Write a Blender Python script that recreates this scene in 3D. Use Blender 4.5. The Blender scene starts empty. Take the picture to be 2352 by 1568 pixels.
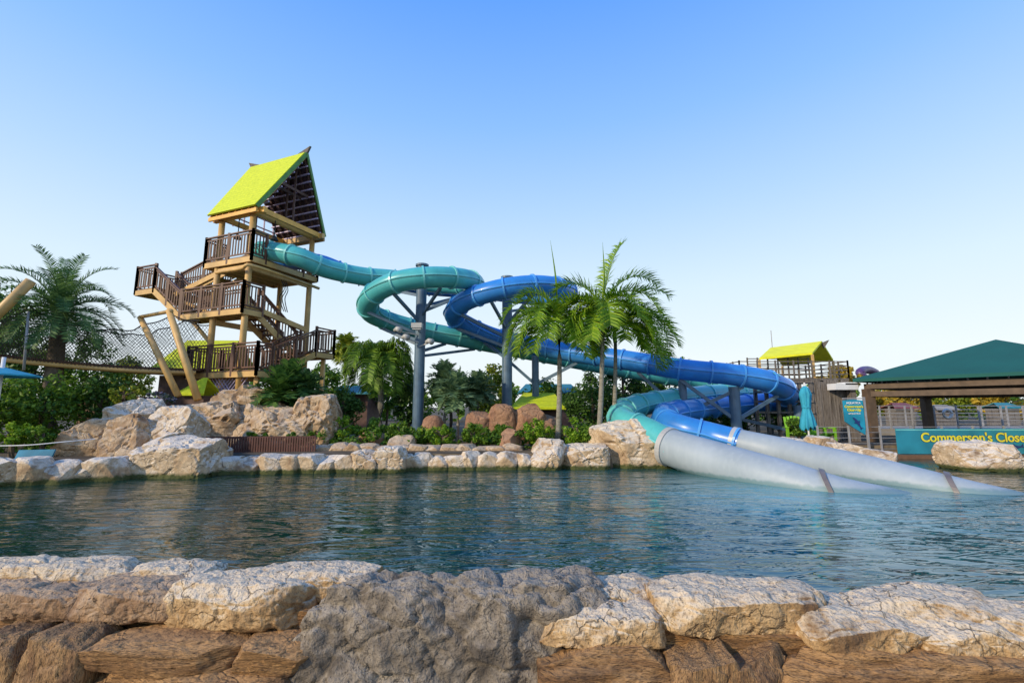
import bpy, bmesh, math, random
import numpy as np
from mathutils import Vector, Matrix, noise
C = bpy.context.scene.collection
H = 1.75; TH = math.radians(8.2); F = 1045.0; CO = math.cos(TH); SI = math.sin(TH)
def ray(px, py):
    cx = (px-1176)/F; cy = (784-py)/F
    return Vector((cx, CO-cy*SI, SI+cy*CO))
def P(px, py, Y):
    d = ray(px, py); return Vector((0, 0, H)) + d*(Y/d.y)
def PZ(px, py, z):
    d = ray(px, py); return Vector((0, 0, H)) + d*((z-H)/d.z)
R = random.Random(7)
# ------------------------------------------------------------ materials
def mat(name):
    m = bpy.data.materials.new(name); m.use_nodes = True
    nt = m.node_tree; b = nt.nodes['Principled BSDF']; return m, nt, b
def N(nt, t, **k):
    n = nt.nodes.new(t)
    for a, v in k.items():
        if a in n.inputs: n.inputs[a].default_value = v
        else: setattr(n, a, v)
    return n
def noise_n(nt, scale, detail=4, vec=None, dist=0.0):
    n = N(nt, 'ShaderNodeTexNoise'); n.inputs['Scale'].default_value = scale; n.inputs['Detail'].default_value = detail
    n.inputs['Distortion'].default_value = dist
    if vec: nt.links.new(vec, n.inputs['Vector'])
    return n
def ramp(nt, src, stops):
    r = nt.nodes.new('ShaderNodeValToRGB'); e = r.color_ramp.elements
    while len(e) < len(stops): e.new(0.5)
    for i, (p, c) in enumerate(stops):
        e[i].position = p; e[i].color = (*c, 1) if len(c) == 3 else c
    nt.links.new(src, r.inputs[0]); return r
def mix(nt, fac, a, b, mode='MIX'):
    m = nt.nodes.new('ShaderNodeMix'); m.data_type = 'RGBA'; m.blend_type = mode
    for s, v in ((0, fac), (6, a), (7, b)):
        if isinstance(v, (int, float)): m.inputs[s].default_value = v
        elif isinstance(v, tuple): m.inputs[s].default_value = (*v, 1)
        else: nt.links.new(v, m.inputs[s])
    return m.outputs[2]
def math_n(nt, op, a, b=0.0, clamp=False):
    m = nt.nodes.new('ShaderNodeMath'); m.operation = op; m.use_clamp = clamp
    for s, v in ((0, a), (1, b)):
        if isinstance(v, (int, float)): m.inputs[s].default_value = v
        else: nt.links.new(v, m.inputs[s])
    return m.outputs[0]
def bump(nt, b, src, strength, dist=0.02, prev=None):
    u = nt.nodes.new('ShaderNodeBump'); u.inputs['Strength'].default_value = strength; u.inputs['Distance'].default_value = dist
    nt.links.new(src, u.inputs['Height'])
    if prev: nt.links.new(prev, u.inputs['Normal'])
    nt.links.new(u.outputs[0], b.inputs['Normal']); return u.outputs[0]
def pos(nt): return nt.nodes.new('ShaderNodeNewGeometry').outputs['Position']
def mapping(nt, vec, sc):
    m = nt.nodes.new('ShaderNodeMapping'); m.inputs['Scale'].default_value = sc; nt.links.new(vec, m.inputs['Vector']); return m.outputs[0]
def plain(name, col, rough=0.5, var=0.15, scale=3.0, metal=0.0, bmp=0.1, bscale=30, coat=0.0):
    m, nt, b = mat(name); p = pos(nt)
    n = noise_n(nt, scale, 5, p)
    d = tuple(c*(1-var*2) for c in col); l = tuple(min(1, c*(1+var)) for c in col)
    r = ramp(nt, n.outputs[0], [(0.3, d), (0.7, l)])
    nt.links.new(r.outputs[0], b.inputs['Base Color']); b.inputs['Roughness'].default_value = rough
    b.inputs['Metallic'].default_value = metal; b.inputs['Coat Weight'].default_value = coat
    if bmp: n2 = noise_n(nt, bscale, 4, p); bump(nt, b, n2.outputs[0], bmp, 0.01)
    return m
def rock_mat(name, light, mid, dark, top, sc=1.0, topf=0.8, algae=True, crack=1.0, stretch=None, bs=0.6, pit=0.45):
    m, nt, b = mat(name); p = pos(nt); q = p
    if stretch: q = mapping(nt, p, stretch)
    n1 = noise_n(nt, 1.1*sc, 8, q, 0.6); n2 = noise_n(nt, 7*sc, 8, q, 0.3)
    c = ramp(nt, n1.outputs[0], [(0.30, dark), (0.42, mid), (0.55, light), (0.75, mid)]).outputs[0]
    c = mix(nt, ramp(nt, n2.outputs[0], [(0.35, (0.6,)*3), (0.6, (0,)*3)]).outputs[0], c, mix(nt, 0.6, c, dark))
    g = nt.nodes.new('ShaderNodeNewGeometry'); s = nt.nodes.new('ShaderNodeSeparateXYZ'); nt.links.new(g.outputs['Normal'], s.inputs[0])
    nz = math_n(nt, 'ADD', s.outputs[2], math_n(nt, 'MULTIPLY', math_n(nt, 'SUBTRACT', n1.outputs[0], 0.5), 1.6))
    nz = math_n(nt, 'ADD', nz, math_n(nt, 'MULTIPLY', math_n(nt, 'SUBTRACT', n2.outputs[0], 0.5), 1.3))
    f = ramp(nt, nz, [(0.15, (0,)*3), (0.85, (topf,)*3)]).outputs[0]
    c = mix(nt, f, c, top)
    w = noise_n(nt, 1.6*sc, 4, q); wv = nt.nodes.new('ShaderNodeVectorMath'); wv.operation = 'MULTIPLY_ADD'
    nt.links.new(w.outputs['Color'], wv.inputs[0]); wv.inputs[1].default_value = (0.55, 0.55, 0.55); nt.links.new(q, wv.inputs[2])
    v = N(nt, 'ShaderNodeTexVoronoi'); v.feature = 'DISTANCE_TO_EDGE'; v.inputs['Scale'].default_value = 1.5*sc; nt.links.new(wv.outputs[0], v.inputs['Vector'])
    ck = ramp(nt, v.outputs['Distance'], [(0.0, (0,)*3), (0.022, (1,)*3)]).outputs[0]
    gate = ramp(nt, n1.outputs[0], [(0.42, (1,)*3), (0.56, (0,)*3)]).outputs[0]
    ck2 = mix(nt, gate, ck, (1, 1, 1))
    c = mix(nt, mix(nt, crack*0.8, (1, 1, 1), ck2), tuple(x*0.25 for x in dark), c)
    n4 = noise_n(nt, 45*sc if sc < 2 else 30*sc, 6, q)
    c = mix(nt, ramp(nt, n4.outputs[0], [(0.34, (pit,)*3), (0.48, (0,)*3)]).outputs[0], c, tuple(x*0.6 for x in dark))
    if algae:
        sp = nt.nodes.new('ShaderNodeSeparateXYZ'); nt.links.new(p, sp.inputs[0])
        z = math_n(nt, 'ADD', sp.outputs[2], math_n(nt, 'MULTIPLY', n2.outputs[0], -0.16))
        fa = ramp(nt, z, [(0.0, (1,)*3), (0.07, (0,)*3)]).outputs[0]
        c = mix(nt, fa, c, (0.06, 0.07, 0.015))
    nt.links.new(c, b.inputs['Base Color']); b.inputs['Roughness'].default_value = 0.85
    u = bump(nt, b, n2.outputs[0], bs, 0.06); u = bump(nt, b, ck2, 0.5, 0.03, u)
    u = bump(nt, b, n4.outputs[0], 0.6*bs, 0.02, u)
    return m
def leaf_mat(name, a, bcol, trans=0.38):
    m, nt, b = mat(name); g = nt.nodes.new('ShaderNodeNewGeometry')
    n = noise_n(nt, 0.9, 3, g.outputs['Position'])
    f = math_n(nt, 'ADD', math_n(nt, 'MULTIPLY', g.outputs['Random Per Island'], 0.55), math_n(nt, 'MULTIPLY', n.outputs[0], 0.6))
    c = ramp(nt, f, [(0.2, tuple(x*0.5 for x in a)), (0.5, a), (0.9, bcol)]).outputs[0]
    nt.links.new(c, b.inputs['Base Color']); b.inputs['Roughness'].default_value = 0.5; b.inputs['Specular IOR Level'].default_value = 0.3
    t = nt.nodes.new('ShaderNodeBsdfTranslucent'); nt.links.new(c, t.inputs[0])
    ms = nt.nodes.new('ShaderNodeMixShader'); ms.inputs[0].default_value = trans
    nt.links.new(b.outputs[0], ms.inputs[1]); nt.links.new(t.outputs[0], ms.inputs[2])
    nt.links.new(ms.outputs[0], nt.nodes['Material Output'].inputs[0]); return m
M = {}
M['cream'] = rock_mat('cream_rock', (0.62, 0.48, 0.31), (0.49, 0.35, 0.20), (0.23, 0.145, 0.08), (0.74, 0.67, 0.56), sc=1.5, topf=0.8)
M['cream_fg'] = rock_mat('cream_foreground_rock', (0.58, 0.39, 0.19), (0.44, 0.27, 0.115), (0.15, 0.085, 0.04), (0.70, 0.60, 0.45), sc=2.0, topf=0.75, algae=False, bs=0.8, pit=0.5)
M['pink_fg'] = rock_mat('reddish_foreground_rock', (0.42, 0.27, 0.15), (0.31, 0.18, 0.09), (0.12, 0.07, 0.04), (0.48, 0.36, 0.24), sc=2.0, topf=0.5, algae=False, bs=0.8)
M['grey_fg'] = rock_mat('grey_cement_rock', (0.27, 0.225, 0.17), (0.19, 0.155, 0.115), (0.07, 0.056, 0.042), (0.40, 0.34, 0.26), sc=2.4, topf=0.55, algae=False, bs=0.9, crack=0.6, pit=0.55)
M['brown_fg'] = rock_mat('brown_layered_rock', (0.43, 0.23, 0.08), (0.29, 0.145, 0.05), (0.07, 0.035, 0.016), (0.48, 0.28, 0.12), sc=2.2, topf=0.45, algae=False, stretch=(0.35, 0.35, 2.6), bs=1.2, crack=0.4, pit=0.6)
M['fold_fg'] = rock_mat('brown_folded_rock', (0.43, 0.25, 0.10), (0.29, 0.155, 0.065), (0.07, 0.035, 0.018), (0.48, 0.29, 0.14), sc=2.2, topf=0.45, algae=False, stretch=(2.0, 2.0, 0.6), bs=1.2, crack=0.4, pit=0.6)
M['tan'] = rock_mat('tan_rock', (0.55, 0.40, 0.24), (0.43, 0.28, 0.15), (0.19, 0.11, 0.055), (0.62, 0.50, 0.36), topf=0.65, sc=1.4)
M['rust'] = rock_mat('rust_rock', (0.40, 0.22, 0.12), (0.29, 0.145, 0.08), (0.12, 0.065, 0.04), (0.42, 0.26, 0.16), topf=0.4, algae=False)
M['timber'] = plain('tan_painted_timber', (0.64, 0.40, 0.14), 0.5, 0.12, 2)
M['rail'] = plain('dark_brown_rail', (0.13, 0.056, 0.032), 0.5, 0.15, 4)
M['picket'] = plain('red_brown_picket', (0.11, 0.04, 0.028), 0.6, 0.15, 4)
M['deck'] = plain('deck_boards', (0.18, 0.10, 0.055), 0.7, 0.15, 5)
M['darkbeam'] = plain('dark_stained_beam', (0.12, 0.08, 0.05), 0.7, 0.15, 5)
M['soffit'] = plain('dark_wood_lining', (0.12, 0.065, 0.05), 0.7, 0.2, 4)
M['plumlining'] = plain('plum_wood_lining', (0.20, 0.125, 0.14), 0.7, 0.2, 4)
M['sunglowlining'] = plain('sunglow_wood_lining', (0.50, 0.24, 0.08), 0.7, 0.2, 4)  # sun glow on the left slope's underside put into the lining colour
M['orange'] = plain('sunglow_orange_timber', (0.80, 0.42, 0.07), 0.5, 0.12, 3)  # orange glow on rafters and beams under the roof, painted as timber colour
M['purple'] = plain('purple_lath', (0.55, 0.46, 0.66), 0.5, 0.1)
m, nt, b = mat('lime_shingle'); p = pos(nt)
s = nt.nodes.new('ShaderNodeSeparateXYZ'); nt.links.new(p, s.inputs[0])
saw = math_n(nt, 'FRACT', math_n(nt, 'MULTIPLY', s.outputs[2], 6.0)); nn = noise_n(nt, 9, 4, p)
c = ramp(nt, nn.outputs[0], [(0.3, (0.46, 0.56, 0.005)), (0.7, (0.64, 0.72, 0.01))]).outputs[0]
c = mix(nt, ramp(nt, saw, [(0, (0.6,)*3), (0.15, (0,)*3)]).outputs[0], c, (0.30, 0.36, 0.01))
nt.links.new(c, b.inputs['Base Color']); b.inputs['Roughness'].default_value = 0.7; bump(nt, b, saw, 0.6, 0.03); M['lime'] = m
M['limetrim'] = plain('green_trim', (0.10, 0.26, 0.05), 0.5)
M['yellow'] = plain('yellow_green_roof', (0.82, 0.80, 0.01), 0.6, 0.06)
def tube_mat(name, col, dark, sc=1.5):
    m, nt, b = mat(name); p = pos(nt)
    n = noise_n(nt, sc, 5, p); c = ramp(nt, n.outputs[0], [(0.3, dark), (0.65, col)]).outputs[0]
    st = noise_n(nt, 2.0, 6, mapping(nt, p, (6, 6, 0.8)))
    c = mix(nt, ramp(nt, st.outputs[0], [(0.55, (0,)*3), (0.8, (0.35,)*3)]).outputs[0], c, tuple(x*0.55+0.05 for x in dark))
    nt.links.new(c, b.inputs['Base Color']); b.inputs['Roughness'].default_value = 0.33; b.inputs['Coat Weight'].default_value = 0.15
    return m
M['turq'] = tube_mat('turquoise_fibreglass', (0.09, 0.47, 0.47), (0.06, 0.37, 0.38))
M['turqf'] = tube_mat('turquoise_flange', (0.20, 0.60, 0.58), (0.11, 0.46, 0.46))
M['blue'] = tube_mat('blue_fibreglass', (0.035, 0.24, 0.66), (0.025, 0.18, 0.54))
M['bluef'] = tube_mat('blue_flange', (0.09, 0.35, 0.76), (0.05, 0.26, 0.62))
m, nt, b = mat('weathered_grey_tube'); p = pos(nt)
n = noise_n(nt, 0.9, 7, p, 0.3); n2 = noise_n(nt, 3.0, 7, mapping(nt, p, (3, 3, 1)))
c = ramp(nt, n.outputs[0], [(0.3, (0.27, 0.325, 0.36)), (0.65, (0.34, 0.40, 0.44))]).outputs[0]
c = mix(nt, ramp(nt, n2.outputs[0], [(0.45, (0,)*3), (0.8, (0.4,)*3)]).outputs[0], c, (0.42, 0.475, 0.50))
s = nt.nodes.new('ShaderNodeSeparateXYZ'); nt.links.new(p, s.inputs[0])
z = math_n(nt, 'ADD', s.outputs[2], math_n(nt, 'MULTIPLY', n2.outputs[0], -0.12))
c = mix(nt, ramp(nt, z, [(0.0, (0.8,)*3), (0.06, (0,)*3)]).outputs[0], c, (0.12, 0.22, 0.24))
nt.links.new(c, b.inputs['Base Color']); b.inputs['Roughness'].default_value = 0.5; M['greytube'] = m
M['collar'] = plain('dark_metal_band', (0.16, 0.14, 0.135), 0.4, 0.15, 5)
M['steel'] = plain('slate_blue_steel', (0.09, 0.155, 0.22), 0.45, 0.12, 3)
M['white'] = plain('white_paint', (0.72, 0.72, 0.70), 0.5, 0.05)
M['lampgrey'] = plain('light_grey_casting', (0.45, 0.45, 0.44), 0.4, 0.08)
M['black'] = plain('black_rubber', (0.02, 0.02, 0.022), 0.6, 0.1)
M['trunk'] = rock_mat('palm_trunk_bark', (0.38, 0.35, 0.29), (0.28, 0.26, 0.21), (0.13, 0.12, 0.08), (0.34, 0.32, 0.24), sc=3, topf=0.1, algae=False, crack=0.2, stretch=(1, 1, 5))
M['bark'] = plain('dark_bark', (0.13, 0.095, 0.06), 0.9, 0.25, 5, bmp=0.6)
M['shaft'] = plain('green_crownshaft', (0.18, 0.35, 0.05), 0.4, 0.15, 4)
M['palmleaf'] = leaf_mat('palm_leaf', (0.14, 0.30, 0.015), (0.42, 0.56, 0.04), 0.42)
M['darkpalm'] = leaf_mat('olive_palm_leaf', (0.075, 0.17, 0.05), (0.23, 0.37, 0.11))
M['leaf'] = leaf_mat('green_leaf', (0.08, 0.18, 0.015), (0.26, 0.42, 0.04))
M['darkleaf'] = leaf_mat('dark_leaf', (0.042, 0.11, 0.018), (0.13, 0.25, 0.045))
M['litleaf'] = leaf_mat('sunlit_yellow_leaf', (0.18, 0.26, 0.02), (0.50, 0.50, 0.05))  # yellow of sunlit foliage painted into the leaf colour
M['greyleaf'] = leaf_mat('grey_green_leaf', (0.09, 0.17, 0.08), (0.27, 0.40, 0.19))
M['goldlitleaf'] = leaf_mat('sunlit_gold_leaf', (0.34, 0.26, 0.02), (0.72, 0.48, 0.05))  # warm sunlight on the far trees painted in as golden leaves
M['flower'] = leaf_mat('purple_flower', (0.08, 0.14, 0.06), (0.45, 0.32, 0.62))
M['rope'] = plain('dark_rope', (0.07, 0.06, 0.05), 0.9)
M['umb'] = plain('turquoise_canvas', (0.03, 0.34, 0.48), 0.8, 0.12, 4)
M['canopy'] = plain('dark_green_canvas', (0.004, 0.09, 0.072), 0.8, 0.06, 1)
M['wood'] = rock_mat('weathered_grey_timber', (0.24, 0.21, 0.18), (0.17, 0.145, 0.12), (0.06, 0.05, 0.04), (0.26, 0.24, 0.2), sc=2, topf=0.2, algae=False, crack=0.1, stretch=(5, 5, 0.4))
M['conc'] = plain('concrete', (0.32, 0.30, 0.27), 0.85, 0.12, 3, bmp=0.3)
M['railgrey'] = plain('grey_metal_rail', (0.32, 0.32, 0.33), 0.4)
M['chair'] = plain('lime_plastic', (0.20, 0.48, 0.02), 0.4, 0.05)
M['banner'] = plain('teal_banner', (0.02, 0.24, 0.33), 0.5, 0.14, 1.5)
M['banner2'] = plain('blue_banner', (0.01, 0.28, 0.42), 0.5, 0.25, 1.5)
M['ytext'] = plain('yellow_lettering', (0.78, 0.72, 0.03), 0.5, 0.03, bmp=0)
M['wtext'] = plain('white_lettering', (0.78, 0.80, 0.80), 0.5, 0.03, bmp=0)
M['navy'] = plain('navy_print', (0.01, 0.03, 0.15), 0.4, 0.05, bmp=0)
M['purpledome'] = plain('dark_purple_fibreglass', (0.10, 0.05, 0.16), 0.4)
M['mutedred'] = plain('muted_red_panel', (0.22, 0.07, 0.07), 0.6)
M['tealroof'] = plain('teal_roof', (0.03, 0.20, 0.23), 0.6)
M['soil'] = plain('soil_ground', (0.10, 0.075, 0.045), 0.95, 0.3, 1.2, bmp=0.6)
M['mortar'] = plain('dark_mortar', (0.20, 0.15, 0.09), 0.95, 0.3, 4, bmp=0.6)
# ------------------------------------------------------------ mesh builder
def catmull(pts, n=10):
    pts = [Vector(p) for p in pts]; q = [pts[0]*2-pts[1]]+pts+[pts[-1]*2-pts[-2]]; out = []
    for i in range(1, len(q)-2):
        a, b, c, d = q[i-1:i+3]
        for k in range(n):
            t = k/n
            out.append(0.5*((2*b)+(c-a)*t+(2*a-5*b+4*c-d)*t*t+(3*b-a-3*c+d)*t**3))
    out.append(pts[-1]); return out
def frames(pts):
    T = []
    for i in range(len(pts)):
        a = pts[max(0, i-1)]; b = pts[min(len(pts)-1, i+1)]; T.append((b-a).normalized())
    fr = []
    for t in T:
        s = t.cross(Vector((0, 0, 1)))
        if s.length < 1e-3: s = Vector((1, 0, 0))
        s.normalize(); fr.append((t, s, s.cross(t).normalized()))
    return fr
class MB:
    def __init__(s): s.v = []; s.f = []
    def add(s, vs, fs):
        o = len(s.v); s.v += [tuple(v) for v in vs]; s.f += [tuple(i+o for i in f) for f in fs]
    def bar(s, p0, p1, w=0.1, h=None):
        p0 = Vector(p0); p1 = Vector(p1); h = h or w; t = (p1-p0)
        if t.length < 1e-6: return
        t.normalize(); a = t.cross(Vector((0, 0, 1)))
        if a.length < 1e-3: a = Vector((1, 0, 0))
        a.normalize(); b = a.cross(t); a *= w/2; b *= h/2
        s.add([p0-a-b, p0+a-b, p0+a+b, p0-a+b, p1-a-b, p1+a-b, p1+a+b, p1-a+b],
              [(3, 2, 1, 0), (4, 5, 6, 7), (0, 1, 5, 4), (1, 2, 6, 5), (2, 3, 7, 6), (3, 0, 4, 7)])
    def box(s, c, d, rz=0.0):
        c = Vector(c); ux = Vector((math.cos(rz), math.sin(rz), 0)); uy = Vector((-math.sin(rz), math.cos(rz), 0)); uz = Vector((0, 0, 1))
        vs = [c+ux*(x*d[0]/2)+uy*(y*d[1]/2)+uz*(z*d[2]/2) for z in (-1, 1) for x, y in ((-1, -1), (1, -1), (1, 1), (-1, 1))]
        s.add(vs, [(3, 2, 1, 0), (4, 5, 6, 7), (0, 1, 5, 4), (1, 2, 6, 5), (2, 3, 7, 6), (3, 0, 4, 7)])
    def slab(s, pts, d):
        d = Vector(d); n = len(pts); pts = [Vector(p) for p in pts]
        s.add(pts+[p+d for p in pts], [tuple(range(n))[::-1], tuple(range(n, 2*n))]+[(i, (i+1) % n, n+(i+1) % n, n+i) for i in range(n)])
    def sweep(s, pts, r, n=8, cap=True, ell=1.0):
        pts = [Vector(p) for p in pts]; fr = frames(pts); vs = []; fs = []
        for i, p in enumerate(pts):
            rr = r[i] if isinstance(r, (list, tuple)) else r
            t, a, b = fr[i]
            for k in range(n):
                an = 2*math.pi*k/n; vs.append(p+a*(math.cos(an)*rr)+b*(math.sin(an)*rr*ell))
        for i in range(len(pts)-1):
            for k in range(n):
                fs.append((i*n+k, i*n+(k+1) % n, (i+1)*n+(k+1) % n, (i+1)*n+k))
        if cap: fs.append(tuple(range(n))[::-1]); fs.append(tuple((len(pts)-1)*n+k for k in range(n)))
        s.add(vs, fs)
    def cyl(s, p0, p1, r0, r1=None, n=10): s.sweep([p0, p1], [r0, r1 if r1 is not None else r0], n)
    def build(s, name, m, parent=None, smooth=False, at=None):
        o = (org(parent) if parent else Vector(at)) if (parent or at is not None) else Vector((0, 0, 0))
        me = bpy.data.meshes.new(name); me.from_pydata([(v[0]-o.x, v[1]-o.y, v[2]-o.z) for v in s.v], [], s.f)
        me.materials.append(M[m] if isinstance(m, str) else m)
        if smooth: me.polygons.foreach_set('use_smooth', [True]*len(me.polygons))
        ob = bpy.data.objects.new(name, me); C.objects.link(ob)
        if parent: ob.parent = parent
        else: ob.location = o
        return ob
def org(p):
    while p.parent: p = p.parent
    return p.location.copy()
def tag(o, label, cat, group=None, kind=None):
    if label: o['label'] = label
    if cat: o['category'] = cat
    if group: o['group'] = group
    if kind: o['kind'] = kind
    return o
def thing(name, loc, label, cat, group=None):
    o = bpy.data.objects.new(name, None); C.objects.link(o); o.location = loc; o.empty_display_size = 0.2
    return tag(o, label, cat, group)
# ------------------------------------------------------------ world, sun, camera
w = bpy.data.worlds.new('World'); bpy.context.scene.world = w; w.use_nodes = True; nt = w.node_tree
sky = nt.nodes.new('ShaderNodeTexSky'); sky.sky_type = 'NISHITA'; sky.sun_disc = False
sd = Vector((0.76, 0.56, -0.43)).normalized()
sky.sun_elevation = math.asin(-sd.z); sky.sun_rotation = math.atan2(-sd.x, -sd.y)
sky.air_density = 1.2; sky.dust_density = 0.6; sky.ozone_density = 2.5
tc = nt.nodes.new('ShaderNodeTexCoord'); sx = nt.nodes.new('ShaderNodeSeparateXYZ'); nt.links.new(tc.outputs['Generated'], sx.inputs[0])
k = 1/0.142
gr = ramp(nt, sx.outputs[2], [(0.0, (0.86, 0.90, 0.92)), (0.10, (0.85, 0.93, 0.98)), (0.24, (0.71, 0.87, 1.0)), (0.40, (0.47, 0.70, 1.0)), (0.55, (0.275, 0.54, 1.0)), (0.72, (0.125, 0.37, 1.05)), (1.0, (0.08, 0.27, 0.9))])
sc_ = nt.nodes.new('ShaderNodeVectorMath'); sc_.operation = 'SCALE'; sc_.inputs['Scale'].default_value = k; nt.links.new(gr.outputs[0], sc_.inputs[0])
cc_ = mix(nt, 0.93, sky.outputs[0], sc_.outputs[0])
bg = nt.nodes['Background']; nt.links.new(cc_, bg.inputs[0]); bg.inputs[1].default_value = 0.15
sl = bpy.data.lights.new('sun', 'SUN'); sl.energy = 3.8; sl.angle = math.radians(2.0); sl.color = (1, 0.83, 0.60)
so = bpy.data.objects.new('sun', sl); C.objects.link(so); so.rotation_euler = sd.to_track_quat('-Z', 'Y').to_euler()
cam = bpy.data.cameras.new('camera'); cam.lens = 16; cam.sensor_width = 36; cam.clip_end = 3000; cam.clip_start = 0.05
co = bpy.data.objects.new('camera', cam); C.objects.link(co); co.location = (0, 0, H); co.rotation_euler = (math.pi/2+TH, 0, 0)
bpy.context.scene.camera = co
bpy.context.scene.view_settings.view_transform = 'Standard'
# ------------------------------------------------------------ setting
pool = [(-20, 4.6), (-20, 9.3), (-11.9, 10.8), (-10.4, 12.1), (-7, 12.9), (-4.6, 13.3), (0, 13.5), (4.3, 13.8), (5.5, 15.6), (9, 16.6), (13, 16.4), (30, 16.4), (30, 2.0), (0, 3.8)]
GZ = 0.42
hole = [(-40, 9.0)]+pool[1:12]+[(45, 16.4), (45, -12), (-40, -12)]
bm = bmesh.new()
ov = [bm.verts.new((x, y, GZ)) for x, y in ((-900, -300), (900, -300), (900, 1500), (-900, 1500))]
hv = [bm.verts.new((x, y, GZ)) for x, y in hole]
es = [bm.edges.new((ov[i], ov[(i+1) % 4])) for i in range(4)]+[bm.edges.new((hv[i], hv[(i+1) % len(hv)])) for i in range(len(hv))]
bmesh.ops.triangle_fill(bm, use_beauty=True, edges=es)
bmesh.ops.recalc_face_normals(bm, faces=bm.faces)
me = bpy.data.meshes.new('ground'); bm.to_mesh(me); bm.free(); me.materials.append(M['soil'])
g = bpy.data.objects.new('ground', me); C.objects.link(g); g['kind'] = 'structure'
mb = MB()
for i in range(len(hole)):
    a = hole[i]; b_ = hole[(i+1) % len(hole)]
    mb.add([(a[0], a[1], GZ), (b_[0], b_[1], GZ), (b_[0], b_[1], -2), (a[0], a[1], -2)], [(0, 1, 2, 3)])
o = mb.build('pool_bank', 'mortar'); o['kind'] = 'structure'
mb = MB(); mb.add([(-40, -12, -0.55), (45, -12, -0.55), (45, 3, -0.55), (-40, 4.4, -0.55)], [(0, 1, 2, 3)])
o = mb.build('walkway', 'conc'); o['kind'] = 'structure'
# water
m, nt, b = mat('pool_water'); p = pos(nt)
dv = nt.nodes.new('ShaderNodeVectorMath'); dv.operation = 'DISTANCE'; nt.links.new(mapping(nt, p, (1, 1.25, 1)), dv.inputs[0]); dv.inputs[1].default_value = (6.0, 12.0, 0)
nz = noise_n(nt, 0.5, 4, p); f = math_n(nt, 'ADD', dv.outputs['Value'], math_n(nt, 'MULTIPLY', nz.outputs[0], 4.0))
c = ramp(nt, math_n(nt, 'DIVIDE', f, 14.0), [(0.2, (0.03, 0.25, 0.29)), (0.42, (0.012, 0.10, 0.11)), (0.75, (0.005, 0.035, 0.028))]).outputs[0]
nt.links.new(c, b.inputs['Base Color']); b.inputs['Roughness'].default_value = 0.02; b.inputs['IOR'].default_value = 2.3
w1 = noise_n(nt, 0.8, 2, mapping(nt, p, (0.6, 1.3, 1)), 1.2); w2 = noise_n(nt, 2.6, 2, mapping(nt, p, (0.5, 1.5, 1)), 1.4); w3 = noise_n(nt, 8.0, 2, mapping(nt, p, (0.5, 1.4, 1)), 0.5)
amp = noise_n(nt, 0.22, 2, p)
hgt = math_n(nt, 'ADD', math_n(nt, 'MULTIPLY', w1.outputs[0], 1.2), math_n(nt, 'MULTIPLY', w2.outputs[0], 0.6))
hgt = math_n(nt, 'ADD', hgt, math_n(nt, 'MULTIPLY', w3.outputs[0], 0.07))
hgt = math_n(nt, 'MULTIPLY', hgt, ramp(nt, amp.outputs[0], [(0.38, (0.3,)*3), (0.62, (1,)*3)]).outputs[0])
bump(nt, b, hgt, 1.0, 0.085)
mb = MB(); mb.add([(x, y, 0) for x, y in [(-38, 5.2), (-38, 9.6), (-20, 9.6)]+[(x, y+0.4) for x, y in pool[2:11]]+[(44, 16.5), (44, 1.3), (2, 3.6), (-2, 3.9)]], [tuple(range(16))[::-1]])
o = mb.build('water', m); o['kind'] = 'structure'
def wy(px): return 4.3-0.85*px/2352
mb = MB(); a = P(-300, 1300, wy(-300)-0.36); b_ = P(2700, 1400, wy(2700)-0.36)
mb.slab([(a.x, a.y, -0.8), (b_.x, b_.y, -0.8), (b_.x, b_.y+0.4, -0.8), (a.x, a.y+0.4, -0.8)], (0, 0, 1.06))
o = mb.build('wall_core', 'brown_fg'); o['kind'] = 'structure'
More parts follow.
